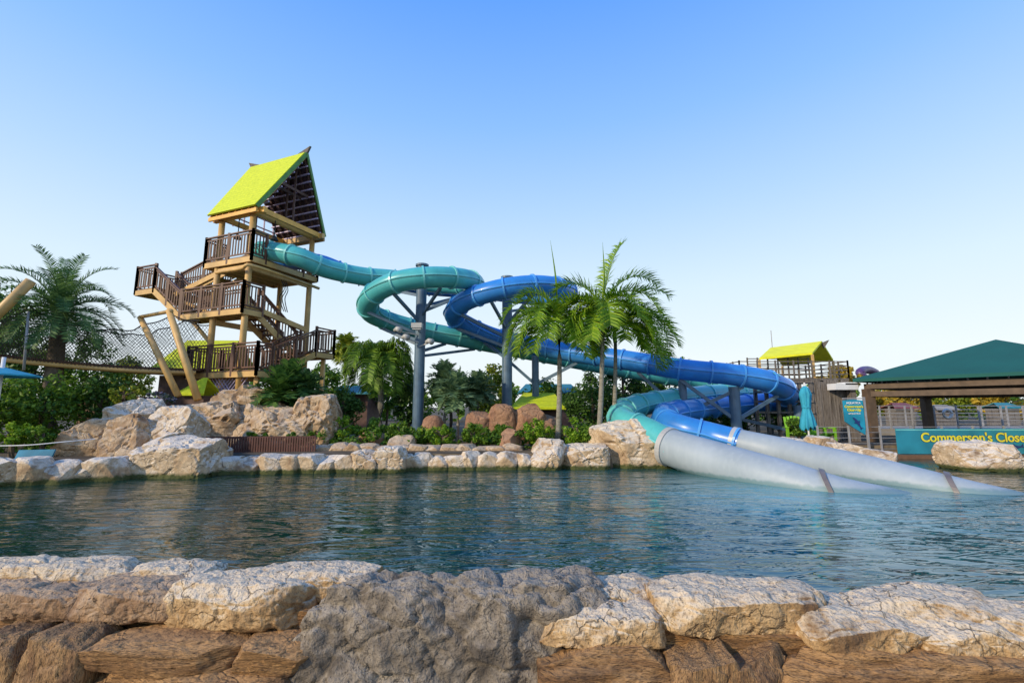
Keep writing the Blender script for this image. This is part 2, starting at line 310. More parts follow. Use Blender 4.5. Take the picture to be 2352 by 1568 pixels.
# ------------------------------------------------------------ rocks
_ico = {}
def ico(sub):
    if sub not in _ico:
        bm = bmesh.new(); bmesh.ops.create_icosphere(bm, subdivisions=sub, radius=1)
        bm.verts.ensure_lookup_table()
        _ico[sub] = (np.array([v.co[:] for v in bm.verts]), [tuple(v.index for v in f.verts) for f in bm.faces]); bm.free()
    return _ico[sub]
def rock(c, h, seed, mt, label, cat='rock', group=None, sub=4, k=3.5, cuts=11, rough=0.07, rz=0.0, name='boulder', strata=None, cutr=(0.58, 0.88), blocks=0.0, bf=1.3):
    rs = np.random.RandomState(seed); v, f = ico(sub); v = v.copy()
    v /= (np.abs(v)**k).sum(1)[:, None]**(1/k)
    for i in range(cuts):
        n = rs.normal(size=3); n /= np.linalg.norm(n)
        if n[2] < -0.3: n[2] *= -0.5; n /= np.linalg.norm(n)
        mx = (v@n).max(); d = mx*rs.uniform(*cutr); e = v@n-d; e[e < 0] = 0; v -= e[:, None]*n*0.97
    for ax in range(3):
        v[:, ax] /= max(abs(v[:, ax].max()), 0.3) if ax == 2 else (v[:, ax].max()-v[:, ax].min())/2
    h = np.array(h, float); v *= h
    nn = v/h**2; nn /= np.linalg.norm(nn, axis=1)[:, None]+1e-9
    s = float(h.mean()); off = Vector(rs.uniform(-50, 50, 3)); out = np.zeros(len(v))
    f1 = 1.1/s; f2 = 3.2/s; f3 = 9/s; f4 = 20/s
    for i, q in enumerate(v):
        qv = Vector(q)
        a = noise.noise(qv*f1+off)*0.8+noise.noise(qv*f2+off)*0.45+((noise.noise(qv*f3+off)*0.22+noise.noise(qv*f4+off)*0.10) if sub > 4 else 0)
        if blocks:
            wq = qv+Vector((noise.noise(qv*2/s+off), noise.noise(qv*2/s-off), noise.noise(qv*2.2/s)))*s*0.22
            D, PT = noise.voronoi(wq*(bf/s)+off); e = D[1]-D[0]
            a += (noise.noise(PT[0]*7.3)*1.1 - (max(0, 0.1-e)/0.1)*0.9)*blocks/rough*0.1
        if strata == 'h':
            z = q[2]*18+noise.noise(Vector((q[0]*1.2, q[1], q[2]*3))+off)*4; a = a*0.6-abs(math.sin(z))**8*0.9+noise.noise(Vector((q[0]*2, q[1]*2, q[2]*22))+off)*0.7
        elif strata == 'v':
            z = q[0]*13+noise.noise(Vector((q[0]*2, q[1], q[2]*2))+off)*3; a = a*0.7-abs(math.sin(z))**5*0.9+noise.noise(Vector((q[0]*18, q[1]*2, q[2]*2))+off)*0.5
        elif strata == 'lump': a += -abs(noise.noise(qv*2.6+off))*1.9-abs(noise.noise(qv*8+off))*0.5-abs(noise.noise(qv*18+off))*0.2+noise.noise(qv*34+off)*0.15
        out[i] = a
    v += nn*(out*rough*s)[:, None]
    cz, sz = math.cos(rz), math.sin(rz); v = v@np.array([[cz, sz, 0], [-sz, cz, 0], [0, 0, 1]])
    mb = MB(); base = Vector((c[0], c[1], c[2]-h[2]))
    mb.v = [(a+c[0], b+c[1], d+c[2]) for a, b, d in v.tolist()]; mb.f = f
    o = mb.build(name, mt, at=base, smooth=(sub > 5))
    return tag(o, label, cat, group)
def frock(x0, x1, y0, y1, mt, label, seed, Y=None, zb=-0.12, dep=None, **kw):
    if Y is None: Y = PZ((x0+x1)/2, y1, 0).y
    a = P(x0, (y0+y1)/2, Y); b_ = P(x1, (y0+y1)/2, Y); t = P((x0+x1)/2, y0, Y+0.3).z
    bt = zb if zb is not None else P((x0+x1)/2, y1, Y).z
    hx = (b_.x-a.x)/2*1.08; hy = dep/2 if dep else min(hx*1.0, 0.9); hz = (t-bt)/2*1.02
    return rock(((a.x+b_.x)/2, Y+hy*0.85, (t+bt)/2), (hx, hy, hz), seed, mt, label, **kw)
ORD = ['first', 'second', 'third', 'fourth', 'fifth', 'sixth', 'seventh', 'eighth', 'ninth', 'tenth', 'eleventh', 'twelfth', 'thirteenth', 'fourteenth']
BK = dict(sub=5, blocks=0.9, k=6)
ED = dict(name='edging_rock', rough=0.09, k=6.5, cutr=(0.68, 0.92), sub=4)
frock(-60, 18, 1050, 1120, 'cream', 'pale edging rock cut by the left edge of the photo at the far waterline', 11, **BK)
left4 = [(4, 79, 1050, 1116), (66, 149, 1058, 1112), (134, 198, 1062, 1108), (182, 264, 1050, 1106)]
for i, q in enumerate(left4):
    frock(*q, 'cream', f'{ORD[i]} of the four pale waterline rocks left of the tall boulder stack', 20+i, group='waterline rocks left of the boulder stack', **ED)
frock(250, 448, 1000, 1100, 'cream', 'widest pale boulder at the waterline, lowest of the left boulder stack', 31, dep=1.6, **BK)
frock(228, 322, 948, 1060, 'tan', 'cracked tan boulder at the left of the tall boulder stack', 32, Y=12.6, zb=0, **BK)
frock(305, 415, 935, 1015, 'cream', 'squared pale boulder on the right shoulder of the boulder stack', 33, Y=12.9, zb=0.2, **BK)
frock(225, 345, 916, 1000, 'cream', 'topmost pointed pale boulder of the left boulder stack', 34, Y=13.3, zb=0.2, **BK)
frock(128, 235, 962, 1055, 'tan', 'round tan boulder left of the boulder stack behind the shore rocks', 35, Y=12.8, zb=0.2, **BK)
frock(320, 425, 992, 1050, 'cream', 'middle wedge of pale rock in the boulder stack', 36, Y=12.4, zb=0.1, **BK)
frock(395, 452, 1028, 1095, 'cream', 'steep pale rock closing the right side of the boulder stack', 37, **BK)
xs = [440, 487, 535, 580, 640, 672, 722, 765, 806]
for i in range(8):
    y0 = 1047+R.uniform(-5, 5)
    frock(xs[i]-7, xs[i+1]+7, y0, 1091-i*0.8, 'cream', f'{ORD[i]} small edging rock below the brown fence, counted from the boulder stack', 40+i, group='small edging rocks below the brown fence', rz=R.uniform(-.15, .15), **ED)
frock(796, 866, 1030, 1086, 'cream', 'left hump of the tall white rock pair in the low shore edging', 55, **BK)
frock(846, 922, 1026, 1085, 'cream', 'right hump of the tall white rock pair in the low shore edging', 56, **BK)
xs = [914, 942, 990, 1022, 1062, 1096, 1144, 1180, 1222]
for i in range(8):
    y0 = 1041+R.uniform(-7, 5)
    frock(xs[i]-7, xs[i+1]+7, y0, 1081-i*0.4, 'cream', f'{ORD[i]} small shore rock counted rightward from the tall white rock pair', 60+i, group='small edging rocks right of the white rock pair', rz=R.uniform(-.15, .15), **ED)
frock(1214, 1310, 1010, 1080, 'cream', 'white boulder at the waterline below the left palm of the trio', 70, dep=1.4, **BK)
frock(1290, 1398, 1018, 1078, 'cream', 'low white boulder at the waterline between left and middle palm', 71, dep=1.4, **BK)
frock(1368, 1545, 964, 1076, 'cream', 'tall square cream boulder beside the mouth of the turquoise slide', 72, dep=1.5, rough=0.08, sub=5, blocks=0.8, k=6)
frock(1468, 1560, 1020, 1076, 'cream', 'low wedge rock tucked under the grey end of the turquoise slide', 73)
xs = list(range(715, 1200, 37))
for i in range(len(xs)-1):
    frock(xs[i]-4, xs[i]+42, 1020+R.uniform(-5, 7), 1046, 'tan', f'{ORD[i]} small tan stone from the left in the upper course of the shore wall', 90+i, Y=14.4, zb=0.3, group='upper course of small tan stones', name='wall_stone', sub=4, k=6, cutr=(.7, .92))
frock(880, 940, 998, 1046, 'tan', 'rounded brown boulder on the shore wall left of the first slide column', 110, Y=14.9, zb=0.3)
frock(806, 880, 986, 1040, 'rust', 'flat reddish boulder above the shore wall behind the edging rocks', 111, Y=15.6, zb=0.3)
frock(1148, 1200, 984, 1030, 'rust', 'small pointed reddish rock on the bank below the second slide column', 112, Y=14.8, zb=0.3)
TK = dict(sub=5, blocks=1.3, k=6, cutr=(0.68, 0.92), bf=2.0)
frock(372, 540, 920, 1012, 'tan', 'long tan rock face under the left side of the slide tower', 120, Y=15.1, zb=0.3, dep=2.4, rough=0.08, **TK)
frock(455, 640, 892, 985, 'tan', 'upper tan crag directly under the tower posts', 121, Y=15.8, zb=0.3, dep=2.4, rough=0.08, **TK)
frock(505, 700, 930, 1012, 'tan', 'sloping tan slab in the middle of the rock outcrop below the tower', 122, Y=14.9, zb=0.3, dep=1.8, rough=0.08, **TK)
frock(655, 755, 906, 1008, 'tan', 'upturned pointed rock at the right end of the tower outcrop', 123, Y=15.1, zb=0.3, rough=0.08, **TK)
for i, (q, lb) in enumerate([((1066, 1130, 944, 985), 'left rust coloured boulder behind the bank ferns'), ((1116, 1190, 926, 985), 'taller rust boulder left of the second slide column'), ((1178, 1255, 926, 972), 'round rust boulder right of the second slide column'), ((1170, 1300, 954, 985), 'low flat rust boulder below the round one by the palms'), ((968, 1015, 954, 990), 'small tan boulder between ferns beside the first slide column')]):
    frock(*q, 'rust', lb, 130+i, Y=17.2, zb=0.3, k=2.8, cutr=(.8, .95), sub=5, blocks=.3)
frock(1778, 1862, 1004, 1050, 'cream', 'left of two cream boulders between the grey slide ends and the dock', 140, Y=15.4, zb=-0.1, sub=5, blocks=.4, k=3)
frock(1848, 1930, 1002, 1052, 'cream', 'right of two cream boulders between the grey slide ends and the dock', 143, Y=15.4, zb=-0.1, sub=5, blocks=.4, k=3)
frock(1930, 2060, 1018, 1074, 'cream', 'cream boulder in the water left of the long teal banner', 141, Y=14.0, zb=-0.1, sub=5, blocks=.5, k=3.4)
frock(2222, 2420, 1014, 1082, 'cream', 'large cream boulder cut by the right edge in front of the teal banner', 142, **BK)
def near(x0, x1, y0, y1, mt, label, seed, fr=0.42, ext=0.1, yb=None, **kw):
    Yb = (yb if yb else wy((x0+x1)/2)); Yf = Yb-fr
    zt = P(x0, y0, Yb).z; zb_ = P(x0, y1, Yf).z
    if zt-zb_ < 0.2: zb_ = zt-0.2
    a = P(x0, (y0+y1)/2, (Yf+Yb)/2).x; b_ = P(x1, (y0+y1)/2, (Yf+Yb)/2).x
    kw.setdefault('sub', 6); kw.setdefault('cuts', 16); kw.setdefault('k', 6); kw.setdefault('rough', 0.07); kw.setdefault('cutr', (0.76, 0.95)); kw.setdefault('blocks', 0.5); kw.setdefault('bf', 1.8)
    return rock(((a+b_)/2, (Yf+Yb+ext)/2, (zt+zb_)/2), ((b_-a)/2*1.1, (Yb+ext-Yf)/2*1.08, (zt-zb_)/2*1.1), seed, mt, label, **kw)
near(-60, 300, 1280, 1350, 'cream_fg', 'long flat white slab at the left corner of the near wall, on the water side', 201, fr=0.3)
near(285, 480, 1286, 1345, 'cream_fg', 'small white slab on the near wall behind the grey-tan rock', 202, fr=0.3)
near(-60, 240, 1326, 1425, 'pink_fg', 'reddish brown flat rock at the left end of the near wall', 203, yb=3.97, fr=0.3)
near(200, 440, 1316, 1430, 'pink_fg', 'rounded grey-tan rock between the reddish slab and the white rock on the near wall', 204, yb=3.97, fr=0.35)
near(408, 712, 1312, 1452, 'cream_fg', 'large white and tan rock left of the grey cement rock', 205, yb=3.92, fr=0.4)
near(575, 860, 1294, 1350, 'cream_fg', 'flat pale slab at the water edge touching the grey cement rock', 206, fr=0.3)
near(690, 1080, 1304, 1680, 'grey_fg', 'left half of the rough grey cement rock in the middle of the near wall', 207, yb=3.8, fr=0.5, strata='lump', rough=0.11, cuts=8, k=4.5, blocks=0.9, bf=1.5)
near(985, 1400, 1306, 1680, 'grey_fg', 'right half of the rough grey cement rock in the middle of the near wall', 208, yb=3.72, fr=0.45, strata='lump', rough=0.11, cuts=8, k=4.5, blocks=0.9, bf=1.5)
near(1330, 1525, 1322, 1400, 'cream_fg', 'small white rock on the water side right of the grey cement rock', 209, fr=0.3)
near(1250, 1540, 1374, 1474, 'cream_fg', 'tan blocky rock in front of the small white rock, right of the grey cement rock', 210, yb=3.52, fr=0.3)
near(1515, 1875, 1328, 1468, 'cream_fg', 'largest cream block of the near wall, right of centre', 211, yb=3.6, fr=0.38)
near(1785, 1950, 1350, 1410, 'cream_fg', 'thin pale slab behind the cream blocks at the water edge', 212, fr=0.25)
near(1845, 2120, 1384, 1464, 'cream_fg', 'flat cream rock right of the largest cream block', 213, yb=3.38, fr=0.3)
near(1945, 2315, 1349, 1440, 'cream_fg', 'long cracked cream rock near the right end of the near wall', 214, yb=3.52, fr=0.35)
near(2095, 2305, 1400, 1475, 'cream_fg', 'small cream rock in front of the long cracked one', 216, yb=3.34, fr=0.28)
near(2215, 2480, 1378, 1470, 'cream_fg', 'cream rock cut off by the right edge on the near wall', 215, yb=3.38, fr=0.35)
near(-60, 90, 1415, 1680, 'fold_fg', 'brown folded rock at the lower left corner of the photo', 220, yb=3.8, fr=0.4, strata='v', rough=0.08)
near(75, 232, 1415, 1680, 'fold_fg', 'second brown folded rock from the lower left corner', 221, yb=3.75, fr=0.4, strata='v', rough=0.08)
near(215, 585, 1428, 1500, 'brown_fg', 'upper brown layered rock like old planks on the left below the white rock', 222, yb=3.68, fr=0.35, strata='h', rough=0.07, k=8, blocks=.3)
near(215, 730, 1488, 1720, 'brown_fg', 'lower brown layered rock running along the bottom left', 223, yb=3.64, fr=0.38, strata='h', rough=0.07, k=8, blocks=.3)
near(560, 725, 1430, 1520, 'brown_fg', 'short brown layered rock wedged beside the grey cement rock', 224, yb=3.68, fr=0.38, strata='h')
near(1250, 1550, 1462, 1720, 'brown_fg', 'brown layered ledge under the tan blocky rock', 225, yb=3.36, fr=0.3, strata='h', rough=0.07, k=8, blocks=.3)
near(1530, 1695, 1450, 1720, 'fold_fg', 'left brown folded rock under the largest cream block', 226, yb=3.38, fr=0.38, strata='v', rough=0.08)
near(1670, 1830, 1450, 1720, 'fold_fg', 'right brown folded rock under the largest cream block', 227, yb=3.38, fr=0.38, strata='v', rough=0.08)
near(1810, 2480, 1472, 1740, 'brown_fg', 'long brown layered ledge along the bottom right corner', 228, yb=3.24, fr=0.35, strata='h', rough=0.05, k=8, blocks=.3)
# ------------------------------------------------------------ tower
OX, OY = -11.2, 20.1
U = Vector((0.927, -0.375, 0)); V = Vector((0.375, 0.927, 0))
def L(a, b, z): return Vector((OX, OY, 0))+U*a+V*b+Vector((0, 0, z))
tw = thing('slide_tower', (OX, OY, 0.4), 'open timber slide tower with zigzag stairs and steep lime green roof', 'tower')
for a in (-0.95, 0.95):
    for b_ in (-1.6, 1.6):
        mb = MB(); mb.cyl(L(a, b_, 0.4), L(a, b_, 10.1), 0.13, 0.12, 14); mb.build('post', 'timber', tw, True)
def railing(p0, p1, parent, h=1.07, m='rail'):
    p0 = Vector(p0); p1 = Vector(p1); d = p1-p0; n = max(2, int(Vector((d.x, d.y, 0)).length/0.16)); up = Vector((0, 0, 1)); mb = MB()
    mb.bar(p0+up*h, p1+up*h, 0.10, 0.05); mb.bar(p0+up*(h-0.12), p1+up*(h-0.12), 0.04, 0.06); mb.bar(p0+up*0.10, p1+up*0.10, 0.04, 0.06)
    for i in range(1, n):
        q = p0+d*(i/n); mb.bar(q+up*0.1, q+up*(h-0.1), 0.04)
    k = max(1, round(d.length/1.3))
    for i in range(k+1):
        q = p0+d*(i/k); mb.bar(q-up*0.24, q+up*(h+0.06), 0.10)
    return mb.build('railing', m, parent)
def deck(a0, a1, b0, b1, z):
    mb = MB(); n = int((b1-b0)/0.15)
    for i in range(n):
        y0 = b0+(b1-b0)*i/n; y1 = b0+(b1-b0)*(i+0.93)/n
        mb.slab([L(a0, y0, z-0.05), L(a1, y0, z-0.05), L(a1, y1, z-0.05), L(a0, y1, z-0.05)], (0, 0, 0.05))
    mb.build('deck_boards', 'deck', tw)
    mb = MB(); zz = z-0.17
    for q0, q1 in (((a0, b0), (a1, b0)), ((a1, b0), (a1, b1)), ((a1, b1), (a0, b1)), ((a0, b1), (a0, b0))):
        mb.bar(L(*q0, zz), L(*q1, zz), 0.07, 0.22)
    k = int((a1-a0)/0.45)
    for i in range(1, k): a = a0+(a1-a0)*i/k; mb.bar(L(a, b0, zz), L(a, b1, zz), 0.05, 0.16)
    mb.build('deck_frame', 'timber', tw)
def flight(q0, z0, q1, z1, wdir, width):
    mb = MB(); A0 = L(*q0, z0); A1 = L(*q1, z1); W = (U*wdir[0]+V*wdir[1])*width; dz = Vector((0, 0, -0.16))
    for k in (0, 1): mb.bar(A0+W*k+dz, A1+W*k+dz, 0.07, 0.26)
    mb.build('stringer', 'timber', tw)
    n = max(3, int(abs(z1-z0)/0.18)); mb = MB(); run = (A1-A0)/n
    for i in range(n):
        c = A0+run*(i+0.5); r = Vector((run.x, run.y, 0))*0.55
        mb.slab([c-r, c+r, c+r+W, c-r+W], (0, 0, 0.05))
    mb.build('stair_treads', 'deck', tw)
    railing(A0, A1, tw, 0.95); railing(A0+W, A1+W, tw, 0.95)
deck(-2.0, 2.1, -1.8, -0.3, 3.2); deck(0.0, 2.1, 1.1, 2.2, 4.25)
railing(L(-2, -1.8, 3.2), L(2.1, -1.8, 3.2), tw); railing(L(-2, -0.3, 3.2), L(-2, -1.8, 3.2), tw); railing(L(2.1, -1.8, 3.2), L(2.1, -1.2, 3.2), tw); railing(L(-2, -0.3, 3.2), L(1, -0.3, 3.2), tw)
flight((1.15, -1.1), 3.2, (1.15, 1.1), 4.25, (1, 0), 0.95)
railing(L(2.1, 1.1, 4.25), L(2.1, 2.2, 4.25), tw); railing(L(2.1, 2.2, 4.25), L(0.0, 2.2, 4.25), tw)
flight((0.0, 1.1), 4.25, (0.0, -1.0), 5.75, (1, 0), 0.9)
deck(-2.75, 1.1, -1.85, -0.95, 5.75)
railing(L(-2.75, -1.85, 5.75), L(1.1, -1.85, 5.75), tw); railing(L(1.1, -1.85, 5.75), L(1.1, -0.95, 5.75), tw); railing(L(-2.75, -0.95, 5.75), L(-0.1, -0.95, 5.75), tw)
flight((-2.7, -1.85), 5.75, (-4.75, -1.85), 7.15, (0, 1), 0.9)
deck(-6.1, -4.7, -1.85, 0.2, 7.15)
railing(L(-6.1, -1.85, 7.15), L(-4.75, -1.85, 7.15), tw); railing(L(-6.1, -1.85, 7.15), L(-6.1, 0.2, 7.15), tw); railing(L(-6.1, 0.2, 7.15), L(-4.7, 0.2, 7.15), tw)
flight((-4.7, -0.75), 7.15, (-1.6, -0.75), 7.95, (0, 1), 0.9)
deck(-1.6, 1.25, -1.75, 1.75, 7.95)
railing(L(-1.6, -1.75, 7.95), L(1.25, -1.75, 7.95), tw); railing(L(1.25, -1.75, 7.95), L(1.25, -1.1, 7.95), tw); railing(L(1.25, 0.9, 7.95), L(1.25, 1.75, 7.95), tw)
railing(L(1.25, 1.75, 7.95), L(-1.6, 1.75, 7.95), tw); railing(L(-1.6, -1.75, 7.95), L(-1.6, -0.8, 7.95), tw)
for q0, q1 in (((0.95, -1.6, 5.9), (0.95, 1.6, 5.35)), ((-0.95, -1.6, 5.3), (-0.95, 1.6, 5.3)), ((-0.95, -1.6, 7.5), (0.95, -1.6, 7.5)), ((0.95, -1.6, 7.5), (0.95, 1.6, 7.5)),
               ((-0.95, 1.6, 5.0), (0.95, 1.6, 5.0)), ((-0.95, -1.6, 7.4), (-4.6, -1.2, 6.8)), ((0.95, -1.6, 2.9), (0.95, 1.6, 2.9))):
    mb = MB(); mb.bar(L(*q0), L(*q1), 0.14, 0.22); mb.build('beam', 'timber', tw)
for q in ((-1.7, -1.5), (-0.2, -1.5), (1.8, -1.5), (1.8, 1.9), (-1.7, -0.6)):
    mb = MB(); mb.bar(L(q[0], q[1], 0.4), L(q[0], q[1], 3.0 if q[1] < 1 else 4.0), 0.16); mb.build('lower_post', 'timber', tw)
for q0, q1 in (((-0.95, -1.6, 4.4), (-2.4, -1.6, 5.55)), ((-0.95, -1.4, 5.6), (-4.7, -1.2, 6.9)), ((-0.95, -1.4, 2.2), (-1.9, -1.4, 3.0))):
    mb = MB(); mb.bar(L(*q0), L(*q1), 0.12); mb.build('brace', 'timber', tw)
mb = MB()
for i in range(9):
    for s in (-1, 1): mb.bar(L(-0.9+0.2*i, -1.62+0.02*s, 2.2), L(-0.9+0.2*i+0.7*s, -1.62+0.02*s, 2.9), 0.025)
mb.build('lattice', 'purple', tw)
mb = MB(); mb.sweep(catmull([L(-0.6, -1.9, 7.35), L(0.9, -1.9, 7.35), L(1.4, -1.8, 7.45), L(1.45, 0.4, 7.4), L(1.45, 1.7, 7.35)], 5), 0.07, 8); mb.build('water_pipe', 'timber', tw, True)
mb = MB()
for k in range(3): mb.sweep(catmull([L(0.9, 0.0+k*.12, 7.5), L(0.95, 0.2+k*.1, 7.0), L(0.8, 0.1+k*.15, 6.6), L(0.9, 0.3+k*.1, 6.0)], 5), 0.02, 5)
mb.build('hanging_cable', 'black', tw)
EZ = 9.95; RZ = 13.15; e = 1.45; hb = 1.85
def slope(sb, off, th):
    n = (V*sb*(RZ-EZ)+Vector((0, 0, hb))).normalized()*off
    return [L(-e, sb*hb, EZ)+n, L(e, sb*hb, EZ)+n, L(e+0.5, 0, RZ)+n, L(-e-0.05, 0, RZ)+n], n.normalized()*th
for sb in (-1, 1):
    q, d = slope(sb, 0.06, 0.07); mb = MB(); mb.slab(q if sb < 0 else q[::-1], d); rf = mb.build('roof_slope', 'lime', tw)
    q, d = slope(sb, 0.0, 0.055); mb = MB(); mb.slab(q, d); mb.build('roof_lining', 'sunglowlining' if sb < 0 else 'plumlining', rf)  # left underside takes the lining with sun glow painted in
    mb = MB(); k = 8
    for i in range(k):
        a = -e+0.1+(2*e-0.2)*i/(k-1); a2 = -e+(2*e+0.4)*i/(k-1)
        mb.bar(L(a, sb*hb*0.99, EZ-0.06), L(a2, 0, RZ-0.1), 0.06, 0.13)
    mb.build('rafter', 'orange' if sb < 0 else 'soffit', tw)  # left rafters carry the painted orange glow
    mb = MB()
    for i in range(1, 11):
        t = i/11; mb.bar(L(-e, sb*hb*(1-t)*0.92, EZ+(RZ-EZ)*t-0.17), L(e+0.5*t, sb*hb*(1-t)*0.92, EZ+(RZ-EZ)*t-0.17), 0.055)
    mb.build('purlin', 'purple', tw)
    mb = MB(); mb.bar(L(e+0.02, sb*(hb+0.02), EZ+0.02), L(e+0.54, 0, RZ+0.05), 0.06, 0.16); mb.build('verge_board', 'limetrim', tw)
    mb = MB(); mb.bar(L(-e, sb*hb, EZ-0.12), L(e, sb*hb, EZ-0.12), 0.08, 0.16); mb.bar(L(-e, sb*1.6, EZ-0.05), L(e+0.2, sb*1.6, EZ-0.05), 0.16, 0.24); mb.build('eave_beam', 'orange' if sb < 0 else 'timber', tw)  # left eave beams carry the same painted glow
mb = MB()
for i in range(1, 7):
    t = i/7; mb.bar(L(-e+0.05, -hb*(1-t), EZ+(RZ-EZ)*t), L(-e+0.05, hb*(1-t), EZ+(RZ-EZ)*t), 0.05)
    mb.bar(L(-e+0.05, -hb+hb*2*t, EZ), L(-e+0.05, -hb+hb*2*t, EZ+(RZ-EZ)*(1-abs(2*t-1))), 0.05)
mb.build('gable_lattice', 'purple', tw)
for a in (-0.95, 0.95, 1.4):
    mb = MB(); mb.bar(L(a, -1.7, EZ-0.02), L(a, 1.75, EZ-0.02), 0.14, 0.22); mb.build('tie_beam', 'orange', tw)  # tie beams also hold the glow in their colour
    mb = MB(); mb.bar(L(a, -0.9, EZ+1.6), L(a, 0.9, EZ+1.6), 0.06, 0.12); mb.bar(L(a, 0, EZ), L(a, 0, RZ-0.3), 0.07); mb.build('collar_tie', 'soffit', tw)
for a, s in ((e+0.35, 1), (-e+0.1, -1)):
    mb = MB(); mb.slab([L(a-0.35*s, 0.05, RZ+0.12), L(a+0.38*s, 0.05, RZ+0.36), L(a+0.2*s, 0.05, RZ+0.05)], -V*0.1); mb.build('roof_finial', 'wood', tw)
for q, r in (((1.05, -0.6, 9.0), 0.1), ((-0.3, -1.3, 9.0), 0.09)):
    mb = MB(); p = L(*q); mb.cyl(p+Vector((0, 0, 0.9)), p+Vector((0, 0, 0.2)), 0.02); mb.cyl(p+Vector((0, 0, 0.2)), p, 0.06, r+0.08, 12); mb.build('pendant_lamp', 'black', tw)
# ------------------------------------------------------------ slides
def at_len(pts, step):
    out = []; acc = 0; nxt = step*0.5
    for i in range(len(pts)-1):
        l = (pts[i+1]-pts[i]).length
        while acc+l >= nxt:
            out.append((pts[i].lerp(pts[i+1], (nxt-acc)/l), i)); nxt += step
        acc += l
    return out
def fish(path, fr, idx, ang, r, size, mt, parent, fdir=1):
    outl = [(-1, 0.05), (-0.7, 0.32), (-0.3, 0.42), (0.1, 0.38), (0.45, 0.1), (0.8, 0.42), (1, 0.3), (0.85, 0), (1, -0.35), (0.75, -0.4), (0.45, -0.1), (0.1, -0.35), (-0.3, -0.36), (-0.7, -0.2)]
    p = path[idx]; t, a, b = fr[idx]; mb = MB(); vs = [(0, 0)]+outl; P3 = []
    for (u, v_) in vs:
        an = ang+v_*size/r; P3.append(p+t*(u*size*fdir)+a*(math.cos(an)*(r+0.015))+b*(math.sin(an)*(r+0.015)))
    n = len(outl); mb.add(P3, [(0, 1+i, 1+(i+1) % n) for i in range(n)]); mb.build('fish_decal', mt, parent)
def slide(name, pts, r, mt, mf, grey, label, decals, dm, bandk):
    path = catmull(pts, 12); root = thing(name, (path[-1].x, path[-1].y, 0), label, 'water slide')
    fr = frames(path); mb = MB(); mb.sweep(path, r, 28, cap=False); mb.build('tube', mt, root, True)
    for q, i in at_len(path, 1.15):
        t = fr[i][0]; mb = MB(); mb.sweep([q-t*0.035, q+t*0.035], r+0.05, 28); mb.build('flange', mf, root)
    for sg_ in (1, -1):
        mb = MB(); mb.sweep([p+fr[i][1]*(r+0.01)*sg_ for i, p in enumerate(path)], 0.035, 6); mb.build('seam', mf, root)
    gp = catmull([g[0] for g in grey], 12); gr = []
    for i in range(len(gp)):
        t = i/(len(gp)-1)*(len(grey)-1); k = min(int(t), len(grey)-2); gr.append(grey[k][1]+(grey[k+1][1]-grey[k][1])*(t-k))
    mb = MB(); mb.sweep(gp, gr, 36, cap=False); mb.build('runout_tube', 'greytube', root, True)
    gf = frames(gp); t = gf[0][0]
    mb = MB(); mb.sweep([gp[0]-t*0.10, gp[0]+t*0.05], gr[0]+0.04, 32); mb.build('joint_collar', 'lampgrey', root)
    k = int(len(gp)*bandk); t, a, b = gf[k]; vs = []; n = 40; mb = MB(); rings = ((-0.05, 0.0), (-0.05, 0.06), (0.05, 0.06), (0.05, 0.0))
    for s_, ex in rings:
        for j in range(n):
            an = 2*math.pi*j/n; rr = gr[k]+0.01+ex
            vs.append(gp[k]+a*(math.cos(an)*rr)+b*(math.sin(an)*rr)-t*(math.sin(an)*rr*0.6)+t*s_)
    mb.add(vs, [(i_*n+j, i_*n+(j+1) % n, (i_+1)*n+(j+1) % n, (i_+1)*n+j) for i_ in range(3) for j in range(n)]); mb.build('metal_band', 'collar', root)
    for (fi, ang, sz) in decals: fish(path, fr, int(fi*(len(path)-1)), ang, r, sz, dm, root)
    return root, path
S1 = [P(600, 576, 19.3), P(640, 580, 18.9), P(690, 592, 18.8), P(750, 617, 19.4), P(830, 634, 20.3), P(900, 640, 20.9), P(1000, 652, 21.2), P(1075, 656, 20.3), P(1090, 650, 19.2),
      P(1060, 640, 18.0), P(985, 637, 17.2), P(905, 650, 17.3), P(852, 682, 18.0), P(850, 716, 19.0), P(895, 738, 19.9), P(960, 756, 20.4), P(1045, 773, 20.8), P(1130, 790, 21.6), P(1280, 820, 23),
      P(1450, 852, 24.2), P(1620, 878, 24.5), P(1740, 890, 24), P(1775, 896, 22.9), P(1740, 900, 21.8), P(1640, 905, 20.2), P(1500, 924, 18.0), P(1432, 944, 16.4), P(1432, 968, 15.0), P(1485, 990, 14.1), P(1538, 1020, 13.4), P(1556, 1036, 13.1)]
G1 = [(P(1538, 1026, 13.4), 0.52), (P(1640, 1060, 12.3), 0.54), (P(1780, 1100, 11.0), 0.50), (PZ(1930, 1142, -0.16), 0.43), (PZ(2100, 1180, -0.42), 0.40), (PZ(2220, 1240, -0.8), 0.40)]
t1, path1 = slide('turquoise_tube_slide', S1, 0.42, 'turq', 'turqf', G1, 'turquoise tube slide leaving the tower, looping once and ending in the nearer grey tube', [(0.33, 0.9, 0.35), (0.36, 0.3, 0.2), (0.28, 1.2, 0.2), (0.5, 0.6, 0.25), (0.53, 0.9, 0.18), (0.13, 2.2, 0.2)], 'blue', 0.58)
